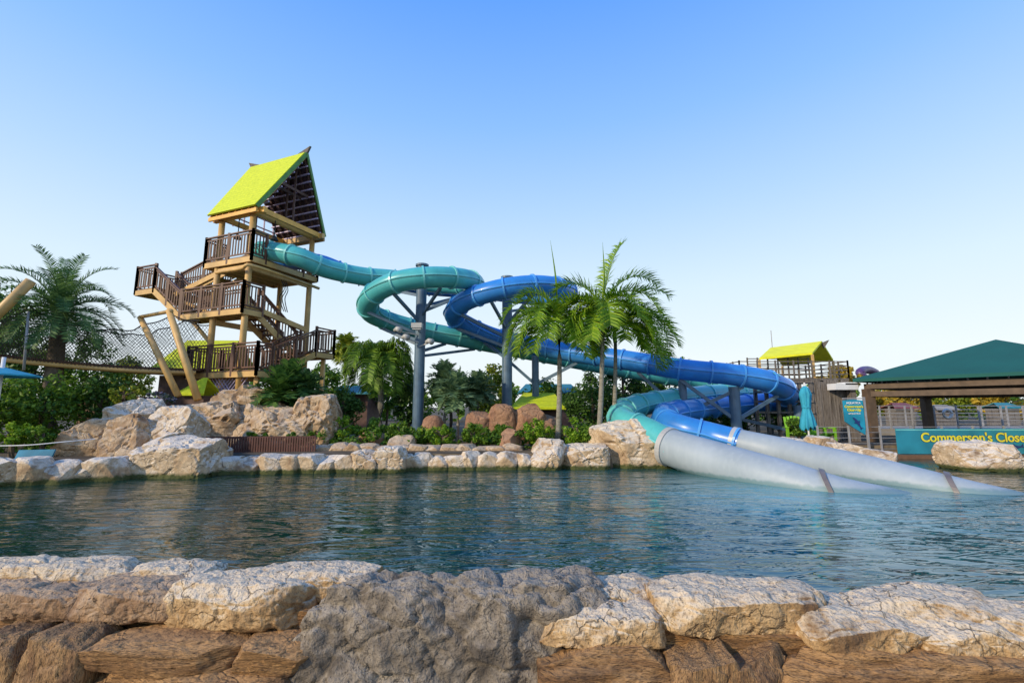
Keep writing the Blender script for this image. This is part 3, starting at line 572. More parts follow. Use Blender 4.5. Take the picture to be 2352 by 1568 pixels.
S2 = [P(640, 600, 21.2), P(690, 600, 21.0), P(740, 606, 21.2), P(820, 634, 22.0), P(950, 656, 22.8), P(1090, 668, 23.0), P(1210, 680, 22.6), P(1285, 684, 21.4), P(1305, 672, 19.8), P(1280, 660, 18.5),
      P(1215, 656, 17.8), P(1135, 668, 17.8), P(1068, 692, 18.5), P(1042, 722, 19.5), P(1075, 748, 20.3), P(1150, 778, 20.8), P(1290, 806, 20.4), P(1430, 826, 19.2), P(1560, 847, 18.2), P(1680, 860, 17.8),
      P(1765, 876, 17.9), P(1806, 900, 18.8), P(1795, 918, 19.9), P(1740, 926, 20.3), P(1620, 938, 18.8), P(1540, 949, 17.1), P(1528, 966, 15.9), P(1575, 985, 15.1), P(1640, 1002, 14.7), P(1700, 1018, 14.2)]
G2 = [(P(1690, 1016, 14.3), 0.43), (P(1800, 1042, 13.4), 0.46), (P(2000, 1090, 11.4), 0.45), (PZ(2225, 1144, -0.15), 0.38), (PZ(2380, 1178, -0.40), 0.34), (PZ(2520, 1230, -0.8), 0.34)]
t2, path2 = slide('blue_tube_slide', S2, 0.42, 'blue', 'bluef', G2, 'deep blue tube slide with one loop, ending in the farther grey tube', [(0.37, 0.8, 0.25), (0.40, 0.4, 0.2), (0.42, 1.2, 0.18), (0.62, 0.9, 0.25), (0.69, 0.7, 0.2)], 'turqf', 0.58)
def column(px, ytop, Y, r, struts, label):
    t = P(px, ytop, Y); root = thing('slide_column', (t.x, t.y, GZ), label, 'support column', 'steel slide columns')
    mb = MB(); mb.cyl((t.x, t.y, GZ), t, r, r, 20); mb.cyl((t.x, t.y, t.z), (t.x, t.y, t.z+0.08), r+0.06, r+0.06, 20); mb.cyl((t.x, t.y, GZ), (t.x, t.y, GZ+0.08), r+0.15, r+0.15, 20); mb.build('pole', 'steel', root, False)
    for zc, q in struts:
        mb = MB(); mb.bar((t.x, t.y, zc), q, 0.10, 0.12); mb.build('bracket_arm', 'steel', root)
    return t
def near_pts(path, t, zmin, zmax, n, rad=3.2):
    c = [p for p in path if (Vector((p.x, p.y, 0))-Vector((t.x, t.y, 0))).length < rad and zmin < p.z < zmax]
    return c[::max(1, len(c)//n)]
c1 = P(970, 612, 18.9); st = [(p.z-1.3, p-Vector((0, 0, 0.42))) for p in near_pts(path1, c1, 5.5, 9, 7)]+[(p.z-1.0, p-Vector((0, 0, 0.42))) for p in near_pts(path1, c1, 4.3, 5.5, 3)]
column(970, 612, 18.9, 0.22, st, 'tall steel column with floodlights inside the turquoise loop')
c2 = P(1165, 640, 19.5); st = [(p.z-1.3, p-Vector((0, 0, 0.42))) for p in near_pts(path2, c2, 5, 9, 7)]
column(1165, 640, 19.5, 0.22, st, 'tall steel column inside the blue loop behind the left palm')
def under(px, Y, path, label, r=0.16):
    t = P(px, 900, Y); c = sorted(path, key=lambda p: (p.x-t.x)**2+(p.y-t.y)**2)[:1][0]
    top = c.z-0.45; root = thing('slide_column', (t.x, t.y, GZ), label, 'support column', 'steel slide columns')
    mb = MB(); mb.cyl((t.x, t.y, GZ), (t.x, t.y, top), r, r, 16); mb.build('pole', 'steel', root)
    for s in (-1, 1):
        q = sorted(path, key=lambda p: (p-(c+Vector((s*2.2, 0, 0)))).length)[0]
        mb = MB(); mb.bar((t.x, t.y, max(GZ+.3, top-1.3)), q-Vector((0, 0, 0.42)), 0.1, 0.13); mb.build('bracket_arm', 'steel', root)
under(1568, 18.4, path2, 'shorter steel column under the upper blue run right of the palms')
under(1686, 17.9, path2, 'steel column near the right bend of the blue slide', 0.2)
under(1230, 20.6, path2, 'steel column hidden behind the left palm under the blue run')
under(1830, 18.9, path2, 'dark steel column at the right bend of the blue slide', 0.2)
for (px, py, dx, lb) in ((930, 772, -0.5, 'lower grey floodlight on the left of the first slide column'), (912, 755, -0.75, 'upper left grey floodlight on the arm of the first slide column'), (958, 748, 0.0, 'square grey floodlight on the front of the first slide column'), (985, 782, 0.3, 'small grey lamp on the right of the first slide column')):
    q = P(px, py, 18.2); root = thing('floodlight', q, lb, 'floodlight')
    mb = MB()
    if dx == 0.0: mb.box(q, (0.42, 0.3, 0.20)); mb.box(q+Vector((0, 0, -0.14)), (0.34, 0.22, 0.06))
    else: mb.sweep([q-Vector((0.13, -0.1, 0.05)), q, q+Vector((0.15, -0.12, -0.07))], [0.06, 0.10, 0.125], 14)
    mb.build('housing', 'lampgrey', root, dx != 0)
    mb = MB(); mb.bar(q+Vector((0, 0.05, -0.08)), Vector((c1.x, 18.72, q.z-0.18)), 0.05); mb.build('arm', 'lampgrey', root)
# ------------------------------------------------------------ palms
def frond_geo(mb, base, az, el, length, droop, lw=0.035, ll=0.5, n=38, vee=0.3, rs=R, hang=0.35):
    d = Vector((math.cos(az)*math.cos(el), math.sin(az)*math.cos(el), math.sin(el))); p = Vector(base); st = length/14; pts = [p.copy()]
    for i in range(14):
        d = (d+Vector((0, 0, -droop*(0.4+i/9)*0.1))).normalized(); p = p+d*st; pts.append(p.copy())
    fr = frames(pts); mb.sweep(pts, [0.028*(1-i/16) for i in range(15)], 4)
    for j in range(n):
        t = 0.12+0.87*j/n; x = t*14; i = min(int(x), 13); q = pts[i].lerp(pts[i+1], x-i); T, S, B = fr[i]
        l = ll*(math.sin(math.pi*(t*0.78+0.14))**0.6)*rs.uniform(0.85, 1.1)
        for s in (-1, 1):
            dd = (S*s*0.9+T*rs.uniform(0.45, 0.7)+B*(vee+rs.uniform(-0.25, 0.25))).normalized()
            m1 = q+dd*l*0.5; d2 = (dd+Vector((0, 0, -hang*rs.uniform(0.7, 1.6)))).normalized(); e_ = m1+d2*l*0.5
            wv = T*lw*0.5
            mb.add([q-wv*0.6, q+wv*0.6, m1+wv, m1-wv, e_], [(0, 1, 2, 3), (3, 2, 4)])
def palm(name, bx, by, crown, rt, label, fr_list, ll, mt='palmleaf', shaft=True, seed=1, lean=None, group=None, n=38, hang=0.35, lw=0.035, merge=False, tm='trunk', spear=None):
    rs = random.Random(seed); cr = Vector(crown); base = Vector((bx, by, GZ-0.1)); root = thing(name, (bx, by, GZ), label, 'palm tree', group)
    pts = [base.lerp(cr, t)+Vector((0.06*math.sin(t*3), 0, 0)) for t in (0, 0.15, 0.4, 0.7, 0.85)]
    mb = MB(); mb.sweep(pts if shaft else pts+[cr], [rt*1.5, rt*1.1, rt, rt*0.85, rt*0.8]+([] if shaft else [rt*0.8]), 12); mb.build('trunk', tm, root, True)
    if shaft: mb = MB(); mb.sweep([pts[-1], base.lerp(cr, 0.9), cr+Vector((0, 0, 0.1))], [rt*1.05, rt*1.15, rt*0.5], 12); mb.build('crownshaft', 'shaft', root, True)
    allm = MB()
    for (az, el, ln, dr) in fr_list:
        mb = allm if merge else MB()
        frond_geo(mb, cr, math.radians(az), math.radians(el), ln, dr, lw, ll, n, rs=rs, hang=hang)
        if not merge: mb.build('frond', mt, root)
    if merge: allm.build('crown', mt, root)
    if spear:
        mb = MB(); mb.sweep(catmull(spear, 4), [0.03, 0.032, 0.034, 0.034, 0.032, 0.026, 0.018, 0.01, 0.003], 5); mb.build('spear_leaf', 'palmleaf', root)
    return root
def fan(n, ln, rs, els=(70, -10), dr=(1.0, 2.0)):
    return [(i*137.5+rs.uniform(-10, 10), els[0]+(els[1]-els[0])*i/n, ln*rs.uniform(0.85, 1.1), rs.uniform(*dr)) for i in range(n)]
rs = random.Random(3)
def sp(px0, py0, px1, py1, Y): return [P(px0, py0, Y), P((px0+px1)/2+4, (py0+py1)/2, Y), P(px1, py1, Y)]
KW = dict(n=58, lw=0.048, hang=0.36)
pc = P(1282, 735, 15.2); pb = P(1280, 1000, 15.2)
palm('royal_palm', pb.x, pb.y, pc, 0.085, 'left palm of the central trio with a tall thin spear leaf', [(190, 42, 2.4, 2.3), (178, 55, 2.6, 2.0), (200, 15, 2.2, 2.0), (250, 30, 1.9, 2.2), (290, 20, 2.0, 2.2), (340, 35, 2.3, 2.1), (10, 58, 2.3, 1.9), (320, 60, 1.9, 2.0), (165, 70, 2.0, 1.6), (80, 40, 2.0, 2.0), (20, 15, 2.1, 2.0), (225, -5, 1.9, 1.5), (315, -15, 1.9, 1.4), (182, 28, 2.6, 2.2), (0, -5, 1.9, 1.6), (355, 28, 2.2, 2.2), (170, 8, 2.2, 1.9), (212, 35, 2.3, 2.3), (235, 50, 2.0, 2.2), (185, -12, 1.8, 1.3)], 0.74, seed=4, group='trio of palms in front of the slides', spear=sp(1281, 725, 1264, 552, 15.2), **KW)
pc = P(1383, 705, 14.8); pb = P(1372, 1000, 14.8)
palm('royal_palm', pb.x, pb.y, pc, 0.08, 'middle palm of the central trio with one frond standing high to the right', [(10, 80, 2.5, 0.9), (5, 62, 2.5, 1.4), (20, 35, 2.5, 1.9), (340, 12, 2.3, 1.8), (165, 62, 2.1, 1.5), (185, 38, 2.1, 2.1), (210, 5, 1.9, 1.9), (270, 25, 1.8, 2.1), (310, 40, 2.0, 2.1), (90, 45, 2.0, 1.8), (355, -15, 2.0, 1.4), (240, -10, 1.8, 1.6), (345, 48, 2.4, 1.9), (185, -8, 1.7, 1.5), (200, 22, 2.0, 2.2), (0, 22, 2.3, 2.1)], 0.74, seed=5, group='trio of palms in front of the slides', spear=sp(1383, 700, 1384, 556, 14.8), **KW)
pc = P(1412, 745, 15.8); pb = P(1405, 1000, 15.8)
palm('royal_palm', pb.x, pb.y, pc, 0.075, 'right palm of the central trio with a low full crown', [(0, 66, 2.7, 1.5), (15, 50, 2.8, 1.8), (350, 34, 2.8, 1.8), (330, 5, 2.3, 1.7), (180, 50, 2.0, 2.0), (200, 20, 2.0, 2.0), (270, 30, 1.9, 2.0), (300, 10, 1.9, 1.7), (90, 50, 2.0, 1.8), (10, -12, 2.4, 1.2), (230, -10, 1.8, 1.4), (5, 12, 2.7, 1.7), (320, 30, 2.3, 2.0), (0, 42, 2.7, 2.2), (355, 0, 2.5, 1.6)], 0.74, seed=6, group='trio of palms in front of the slides', spear=sp(1412, 745, 1470, 630, 15.8), **KW)
pc = P(138, 715, 16.5); pb = P(105, 1000, 16.5)
palm('date_palm', pb.x, pb.y, pc, 0.28, 'big dark date palm with arching crown behind the rope bridge', fan(46, 2.35, rs, (82, -25), (0.8, 1.6)), 0.42, 'darkpalm', False, 8, n=54, hang=0.12, lw=0.038, tm='bark')
pc = P(795, 800, 34); pb = P(790, 900, 34)
palm('cabbage_palm', pb.x, pb.y, pc, 0.2, 'distant cabbage palm with round yellow-green head right of the tower', fan(34, 1.3, rs, (85, -55), (0.8, 1.5)), 0.7, 'litleaf', False, 9, n=16, hang=0.4, lw=0.11, merge=True)
pc = P(872, 830, 20.5); pb = P(872, 1000, 20.5)
palm('queen_palm', pb.x, pb.y, pc, 0.14, 'queen palm with shaggy drooping fronds between tower and first column', fan(28, 2.3, rs, (75, 0), (2.0, 3.2)), 0.8, 'leaf', False, 10, n=46, hang=1.2, lw=0.06)
for i, (px, py, Y, ln, lb, mt) in enumerate(((1050, 905, 18.0, 1.0, 'spiky grey-green screw pine beside the first slide column', 'greyleaf'), (1020, 875, 19.5, 0.9, 'taller spiky screw pine behind the grey-green one', 'greyleaf'), (1095, 900, 18.8, 0.9, 'small spiky screw pine left of the second slide column', 'greyleaf'), (665, 890, 16.8, 1.2, 'dense dark fan palm bush right of the tower base', 'darkleaf'), (640, 905, 16.2, 1.0, 'lower dark fan palm bush on the tower outcrop', 'darkleaf'), (700, 900, 17.2, 0.9, 'dark fan palm at the right edge of the tower outcrop', 'darkpalm'))):
    pc = P(px, py, Y); palm('fan_palm', pc.x, pc.y, pc, 0.06, lb, fan(30, ln, rs, (85, -30), (0.5, 1.2)), 0.42, mt, False, 30+i, n=14, hang=0.2, lw=0.08, merge=True)
# ------------------------------------------------------------ broadleaf trees & shrubs
def leafcloud(c, h, n, size, seed, clumps=40, flat=0.0):
    rs = np.random.RandomState(seed); c = np.array(c); h = np.array(h)
    d = rs.normal(size=(clumps, 3)); d /= np.linalg.norm(d, axis=1)[:, None]; rr = rs.uniform(0.35, 1.0, clumps)**0.6
    cc = d*rr[:, None]*h*0.86; cr = rs.uniform(0.16, 0.34, clumps)*h.min()*1.15
    idx = rs.randint(0, clumps, n); e = rs.normal(size=(n, 3)); e /= np.linalg.norm(e, axis=1)[:, None]
    p = c+cc[idx]+e*(cr[idx]*rs.uniform(0.5, 1.08, n))[:, None]
    nrm = e+rs.normal(size=(n, 3))*0.6+np.array([0, 0, 0.5]); nrm /= np.linalg.norm(nrm, axis=1)[:, None]
    a = np.cross(nrm, rs.normal(size=(n, 3))); a /= np.linalg.norm(a, axis=1)[:, None]; b = np.cross(nrm, a)
    s = (size*rs.uniform(0.6, 1.3, n))[:, None]; a *= s*0.5; b *= s
    v = np.stack([p-b*0.5, p+a*0.6, p+b*0.6, p-a*0.6], 1).reshape(-1, 3)
    f = np.arange(4*n).reshape(-1, 4)
    return v.tolist(), [tuple(x) for x in f.tolist()]
def tree(x0, x1, y0, y1, Y, mt, label, seed, n=2600, size=0.16, name='broadleaf_tree', cat='tree', group=None, zb=None, clumps=44):
    a = P(x0, (y0+y1)/2, Y); b_ = P(x1, (y0+y1)/2, Y); t = P(x0, y0, Y).z; bt = max(P(x0, y1, Y).z, GZ+0.05)
    hx = (b_.x-a.x)/2; hz = max((t-bt)/2, 0.2); hy = min(hx, 1.8) if hx > 0.8 else hx; cx = (a.x+b_.x)/2
    root = thing(name, (cx, Y, GZ), label, cat, group); rs = random.Random(seed)
    mb = MB(); rt = 0.05+0.035*hz
    top = Vector((cx, Y, bt+hz*1.3)); mb.sweep([(cx, Y, GZ-0.1), (cx+rs.uniform(-.1, .1), Y, (GZ+bt)/2+0.1), top], [rt*1.4, rt, rt*0.4], 7)
    for k in range(5):
        q0 = Vector((cx, Y, bt+hz*(0.1+0.2*k))); an = rs.uniform(0, 6.28)
        mb.sweep([q0, q0+Vector((math.cos(an)*hx*0.35, math.sin(an)*hy*0.35, hz*0.25)), q0+Vector((math.cos(an)*hx*0.7, math.sin(an)*hy*0.7, hz*0.55))], [rt*0.5, rt*0.35, rt*0.1], 5)
    mb.build('trunk' if cat == 'tree' else 'stem', 'bark', root)
    v, f = leafcloud((cx, Y, (t+bt)/2), (hx, hy, hz), n, size, seed, clumps)
    mb = MB(); mb.v = v; mb.f = f; mb.build('crown' if cat == 'tree' else 'foliage', mt, root)
T = [(-70, 70, 620, 960, 19.5, 'darkleaf', 'dark tree at the left edge behind the slanting log', 4500, 0.16),
     (20, 135, 745, 1000, 17.6, 'darkleaf', 'dark bushy tree beneath the date palm', 4000, 0.15),
     (130, 262, 770, 950, 21, 'leaf', 'green tree seen through the bridge net', 3500, 0.16),
     (235, 345, 800, 950, 26, 'litleaf', 'sunlit yellow-green tree behind the bridge net', 2800, 0.2),
     (20, 190, 855, 1010, 15.2, 'leaf', 'leafy tree with broad leaves under the rope bridge', 4200, 0.13),
     (165, 300, 860, 1000, 16.5, 'darkleaf', 'shadowy tree under the middle of the rope bridge', 3200, 0.13),
     (-80, 60, 860, 1010, 13.6, 'leaf', 'leafy tree beside the white umbrella pole', 3200, 0.12),
     (700, 790, 828, 930, 30, 'leaf', 'distant round tree right of the tower stairs', 2200, 0.22),
     (735, 840, 880, 1000, 18.5, 'darkleaf', 'dark tree beside the tower outcrop', 3600, 0.13),
     (895, 990, 850, 1000, 21.5, 'darkleaf', 'dark tree behind the first slide column', 3200, 0.14),
     (1080, 1185, 826, 970, 24, 'litleaf', 'loose yellow-green tree between the two tall columns', 2600, 0.17),
     (980, 1090, 845, 960, 26, 'leaf', 'mid green tree behind the screw pines', 2400, 0.18),
     (1190, 1300, 870, 980, 22, 'leaf', 'green tree behind the left palm trunk', 3000, 0.15),
     (1290, 1430, 850, 1000, 18.8, 'darkleaf', 'dense dark tree behind the palm trio trunks', 4600, 0.13),
     (1430, 1600, 785, 960, 27, 'leaf', 'rounded green tree rising above the blue slide right of the palms', 4800, 0.18),
     (1380, 1480, 800, 960, 25, 'darkleaf', 'dark tree behind the right palm of the trio', 3000, 0.17),
     (1600, 1760, 900, 1000, 21.8, 'darkleaf', 'dark tree under the right bend of the slides', 3600, 0.14),
     (1750, 1880, 895, 1000, 20.6, 'darkleaf', 'dark tree behind the closed umbrella and timber frame', 3600, 0.13),
     (1540, 1700, 930, 1010, 19.5, 'darkleaf', 'low dark tree behind the lower blue tube', 3000, 0.13),
     (1880, 1975, 838, 900, 34, 'goldlitleaf', 'golden lit tree behind the lookout railings', 1600, 0.25),
     (2000, 2120, 885, 965, 36, 'goldlitleaf', 'golden sunlit tree under the left side of the green canopy', 2600, 0.28),
     (2110, 2230, 890, 965, 38, 'litleaf', 'yellow-green tree under the middle of the green canopy', 2600, 0.28),
     (2220, 2400, 885, 965, 35, 'goldlitleaf', 'golden orange sunlit tree at the right edge under the canopy', 3000, 0.28),
     (820, 960, 870, 940, 33, 'leaf', 'far green tree behind the queen palm', 2000, 0.25),
     (1630, 1760, 870, 930, 32, 'leaf', 'far green tree left of the lookout platform', 1800, 0.25)]
for i, (x0, x1, y0, y1, Y, mt, lb, n, sz) in enumerate(T): tree(x0, x1, y0, y1, Y, mt, lb, 300+i, n, sz)
SH = [(0, 70, 965, 1025, 12.3, 'palmleaf', 'bright leafy shrub at the far left above the shore'), (60, 140, 975, 1030, 12.6, 'leaf', 'bright leafy shrub left of the tan boulder'),
      (335, 405, 898, 930, 15.2, 'flower', 'green shrub with purple flowers left of the tower outcrop'), (240, 330, 880, 925, 15.2, 'litleaf', 'pale shrub behind the boulder stack'),
      (560, 620, 990, 1018, 14.4, 'leaf', 'small round shrub behind the brown fence'), (655, 712, 998, 1018, 14.5, 'leaf', 'small low shrub at the right end of the brown fence'),
      (745, 820, 955, 1015, 15.6, 'palmleaf', 'leafy shrub at the foot of the upturned rock'), (815, 885, 958, 1012, 16.2, 'leaf', 'shrub below the queen palm'),
      (880, 950, 965, 1015, 15.8, 'leaf', 'fern-like shrub left of the first column base'), (975, 1055, 965, 1022, 15.4, 'palmleaf', 'shrub right of the first column base'),
      (1050, 1130, 972, 1022, 15.2, 'leaf', 'shrub in front of the rust boulders'), (1120, 1200, 970, 1020, 15.6, 'leaf', 'shrub at the foot of the second column'),
      (1195, 1275, 962, 1025, 14.9, 'palmleaf', 'bright fern clump left of the left palm trunk'), (1280, 1370, 958, 1025, 14.7, 'palmleaf', 'bright fern clump between the palm trunks'),
      (1330, 1400, 970, 1030, 14.4, 'leaf', 'shrub beside the middle palm trunk'), (1800, 1860, 955, 1005, 17.2, 'leaf', 'shrub beside the closed turquoise umbrella')]
for i, (x0, x1, y0, y1, Y, mt, lb) in enumerate(SH): tree(x0, x1, y0, y1, Y, mt, lb, 400+i, 1500, 0.09, 'shrub', 'shrub', None, clumps=18)
mb = MB(); rr = random.Random(5)
for i in range(56):
    px = rr.uniform(730, 1400); Y = rr.uniform(15.0, 17.5); q = P(px, 990, Y)
    v, f = leafcloud((q.x, q.y, GZ+0.27), (0.6, 0.5, 0.42), 260, 0.12, 900+i, 8); mb.add(v, f)
for i in range(20):
    px = rr.uniform(-60, 420); Y = rr.uniform(13.0, 15.5); q = P(px, 990, Y)
    v, f = leafcloud((q.x, q.y, GZ+0.2), (0.7, 0.5, 0.4), 260, 0.12, 1900+i, 8); mb.add(v, f)
o = mb.build('ground_cover', 'leaf'); tag(o, 'low ferns and leafy ground cover on the far bank', 'ground cover', kind='stuff')
mb = MB()
for i in range(60):
    px = -200+i*46; Y = 46+rr.uniform(-3, 6); q = P(px, 900, Y); top = P(px, rr.uniform(868, 895), Y).z
    v, f = leafcloud((q.x, Y, top/2), (2.2, 1.5, top/2+0.2), 420, 0.5, 2500+i, 14); mb.add(v, f)
o = mb.build('distant_woods', 'leaf'); tag(o, 'distant band of woods along the horizon', 'woods', kind='stuff')
# ------------------------------------------------------------ low brown fence
a = P(436, 1040, 13.75); b_ = P(722, 1040, 14.15)
f = thing('picket_fence', (a.x, a.y, GZ), 'low dark brown picket fence on the shore left of centre', 'fence')
mb = MB(); n = 50; z0 = P(436, 1050, 14).z; z1 = P(436, 1004, 14).z
for i in range(n):
    q = a.lerp(b_, i/(n-1)); mb.box((q.x, q.y, (z0+z1)/2), (0.05, 0.03, z1-z0))
mb.build('pickets', 'picket', f)
mb = MB()
for z in (z0+0.07, z1): mb.bar((a.x, a.y+0.04, z), (b_.x, b_.y+0.04, z), 0.06, 0.06)
mb.build('rails', 'picket', f)
# ------------------------------------------------------------ rope bridge at left
def bp(t):
    px = -80+t*530; py = 806+50*math.sin(min(1, t*0.75+0.12)*math.pi/2*1.05); return P(px, py, 15.0+3.3*t)
br = thing('rope_bridge', bp(0), 'sagging rope bridge with net sides leading to the tower', 'bridge')
ts = [i/40 for i in range(41)]
for s in (0, 1):
    mb = MB(); off = Vector((-0.2, 1.0, 0))*s; mb.sweep([bp(t)+off for t in ts], 0.075, 6, ell=1.2); mb.build('side_beam', 'timber', br, True)
mb = MB()
for i in range(110):
    p = bp(i/109)+Vector((0, 0, 0.13)); p2 = p+Vector((-0.2, 1.0, 0)); mb.bar(p, p2, 0.09, 0.07)
mb.build('deck_planks', 'rail', br)
def ntop(t):
    pts = [(0, 1.9), (0.25, 2.0), (0.42, 1.55), (0.6, 1.5), (0.72, 1.6), (0.76, 1.85), (0.88, 2.3), (1, 2.15)]
    for (a, x), (b, y) in zip(pts, pts[1:]):
        if t <= b: k = (t-a)/(b-a); return x+(y-x)*k
    return 2.15
for s in (0, 1):
    off = Vector((-0.25, 1.05, 0))*s-Vector((0, 0.06, 0))*(1-s); mb = MB(); nn = 60; mm = 11
    G = [[bp(i/nn)+off+Vector((0, -0.15*math.sin(j/mm*3.1)*(1-s*2), 0.05+ntop(i/nn)*(j/mm)*(0.97-0.05*abs(math.sin(i*math.pi/7.5))))) for j in range(mm+1)] for i in range(nn+1)]
    for i in range(nn):
        for j in range(mm):
            mb.bar(G[i][j], G[i+1][j+1], 0.012); mb.bar(G[i+1][j], G[i][j+1], 0.012)
    mb.build('net', 'rope', br)
    mb = MB(); mb.sweep([G[i][mm] for i in range(nn+1)], 0.024, 5); mb.build('hand_rope', 'rope', br)
for (q0, q1, r, lb) in (((322, 728, 17.4), (410, 910, 17.0), 0.115, 'slanting tan log left of the tower with its top leaning left'), ((388, 712, 16.9), (455, 918, 16.6), 0.125, 'slanting tan log nearest the tower, carrying the bridge net'), ((-60, 775, 14.6), (72, 645, 14.9), 0.15, 'thick tan log leaning up from the left edge'), ((66, 715, 15.2), (55, 850, 15.2), 0.04, 'thin grey post at the left end of the bridge net')):
    p0 = P(*q0); p1 = P(*q1); mb = MB(); mb.sweep([p0, p0.lerp(p1, 0.5), p1], [r*0.85, r, r], 14)
    tag(mb.build('log_post', 'timber' if r > 0.1 else 'railgrey', at=p1 if q0[1] < q1[1] else p0, smooth=True), lb, 'log post')
p0 = P(322, 728, 17.35); p1 = P(395, 714, 16.85); mb = MB(); mb.cyl(p0, p1, 0.07, 0.07); tag(mb.build('log_crossbar', 'timber', at=p0, smooth=True), 'short tan crossbar joining the two slanting logs', 'crossbar')
a = P(185, 905, 17.5); b_ = P(335, 905, 17.5); f = thing('timber_fence', (a.x, a.y, GZ), 'weathered timber fence in the shade under the bridge', 'fence'); mb = MB()
for i in range(26):
    q = a.lerp(b_, i/25); mb.box((q.x, q.y, 1.35), (0.07, 0.03, 1.6))
mb.build('boards', 'deck', f); mb = MB(); mb.bar((a.x, a.y+.05, 2.1), (b_.x, b_.y+.05, 2.1), 0.12, 0.07); mb.bar((a.x, a.y+.05, 0.9), (b_.x, b_.y+.05, 0.9), 0.06, 0.08); mb.build('rails', 'wood', f)
def hut(name, x0, x1, yr, ye, Y, dep, roofm, label, wallm='soffit'):
    a = P(x0, ye, Y); b_ = P(x1, ye, Y); rz = P(x0, yr, Y+dep/2).z; root = thing(name, ((a.x+b_.x)/2, Y, GZ), label, 'hut')
    mb = MB(); mb.box(((a.x+b_.x)/2, Y+dep/2, (GZ+a.z)/2), ((b_.x-a.x)*0.8, dep*0.7, a.z-GZ)); mb.build('wall', wallm, root)
    for s in (0, 1):
        yy = Y if s == 0 else Y+dep; ym = Y+dep/2
        mb = MB(); mb.slab([(a.x, yy, a.z), (b_.x, yy, a.z), (b_.x-0.3, ym, rz), (a.x+0.6, ym, rz)], (0, 0, 0.08)); mb.build('roof_slope', roofm, root)
    return root
hut('lime_hut', 328, 500, 785, 860, 22.5, 4, 'lime', 'hut with bright lime roof seen behind the net left of the tower')
hut('lime_hut', 402, 468, 872, 908, 17.6, 1.2, 'lime', 'low lime roof under the bridge beside the slanting logs')
hut('lime_hut', 1172, 1300, 906, 940, 19, 4, 'lime', 'low hut with lime roof behind the left palm trunk')
hut('teal_hut', 735, 850, 888, 905, 30, 4, 'tealroof', 'far hut with teal roof right of the tower')
hut('teal_hut', 1190, 1330, 884, 902, 32, 4, 'tealroof', 'far hut with teal roof behind the lime roofed hut')
q = P(10, 820, 12.2); u = thing('patio_umbrella', (q.x, q.y, GZ), 'open turquoise patio umbrella on a white pole at the left edge', 'umbrella')
mb = MB(); mb.cyl((q.x, q.y, GZ), (q.x, q.y, q.z), 0.045, n=12); mb.build('pole', 'white', u, True)
ez = P(70, 860, 12.2).z; tz = P(0, 835, 12.2).z; mb = MB(); cx = q.x-0.35; n = 8; ring = [(cx+1.05*math.cos(k*math.pi/4+.2), q.y+1.05*math.sin(k*math.pi/4+.2), ez) for k in range(n)]
mb.add([(cx, q.y, tz)]+ring+[(x, y, z-0.04) for x, y, z in ring], [(0, 1+k, 1+(k+1) % n) for k in range(n)]+[(1+k, 9+k, 9+(k+1) % n, 1+(k+1) % n) for k in range(n)]); mb.build('canopy', 'umb', u)
a = P(34, 1034, 11.6); b_ = P(118, 1034, 11.8); zl = P(34, 1058, 11.6).z; sg = thing('info_board', (a.x, a.y, GZ-0.1), 'small blue board low on the left bank', 'sign')
mb = MB(); mb.slab([(a.x, a.y, zl), (b_.x, b_.y, zl), (b_.x, b_.y+.1, a.z), (a.x, a.y+.1, a.z)], (0, 0.04, 0)); mb.build('panel', 'banner2', sg)
for x in (a.x+0.1, b_.x-0.1):
    mb = MB(); mb.bar((x, a.y+0.1, GZ-0.3), (x, a.y+0.1, zl+0.05), 0.05); mb.build('leg', 'railgrey', sg)
mb = MB(); mb.sweep(catmull([P(-60, 1024, 12), P(60, 1022, 12), P(150, 1014, 12.2), P(218, 1008, 12.6)], 6), 0.014, 5)
tag(mb.build('rope_line', 'white', at=P(-60, 1024, 12)), 'pale rope strung across the left bank', 'rope')
# ------------------------------------------------------------ right side
a = P(1872, 1000, 18.9); b_ = P(1968, 1000, 18.6); wt = P(1872, 874, 18.9).z; al = P(1742, 1000, 19.3)
wb = thing('timber_building', (a.x, a.y, GZ), 'weathered grey timber palisade and open frame behind the closed umbrella', 'building'); mb = MB(); n = 17
for i in range(n):
    q = a.lerp(b_, (i+.5)/n); mb.box((q.x, q.y+R.uniform(0, .05), (GZ+wt)/2+R.uniform(-.06, .06)), ((b_.x-a.x)/n*0.93, 0.08, wt-GZ), -0.17)
mb.build('wall', 'wood', wb)
for i in range(6):
    q = al.lerp(a, i/5); mb = MB(); mb.bar((q.x, q.y, GZ), (q.x, q.y, wt-.05), 0.12); mb.build('post', 'wood', wb)
for z in (wt-.05, wt-.45, wt-.85, wt-1.3):
    mb = MB(); mb.bar((al.x-.1, al.y-.1, z), (a.x, a.y-.1, z), 0.06, 0.08); mb.build('frame_rail', 'wood', wb)
q = P(1935, 888, 18.4); mb = MB(); mb.box(q, (0.9, 0.5, 0.25)); mb.box(q+Vector((0.2, 0, 0.12)), (0.5, 0.5, 0.1)); tag(mb.build('air_unit', 'white', at=q-Vector((0, 0, .12))), 'white box unit at the corner of the timber building roof', 'box')
lz = P(1700, 868, 23).z; lt = P(1700, 830, 23).z; a = P(1700, 868, 23); b_ = P(1950, 868, 23)
lk = thing('lookout_platform', (a.x, a.y, GZ), 'raised timber lookout with slatted railings and yellow roof', 'platform')
mb = MB(); mb.slab([(a.x, 23, lz-.12), (b_.x, 23, lz-.12), (b_.x, 27, lz-.12), (a.x, 27, lz-.12)], (0, 0, .12)); mb.build('floor', 'wood', lk)
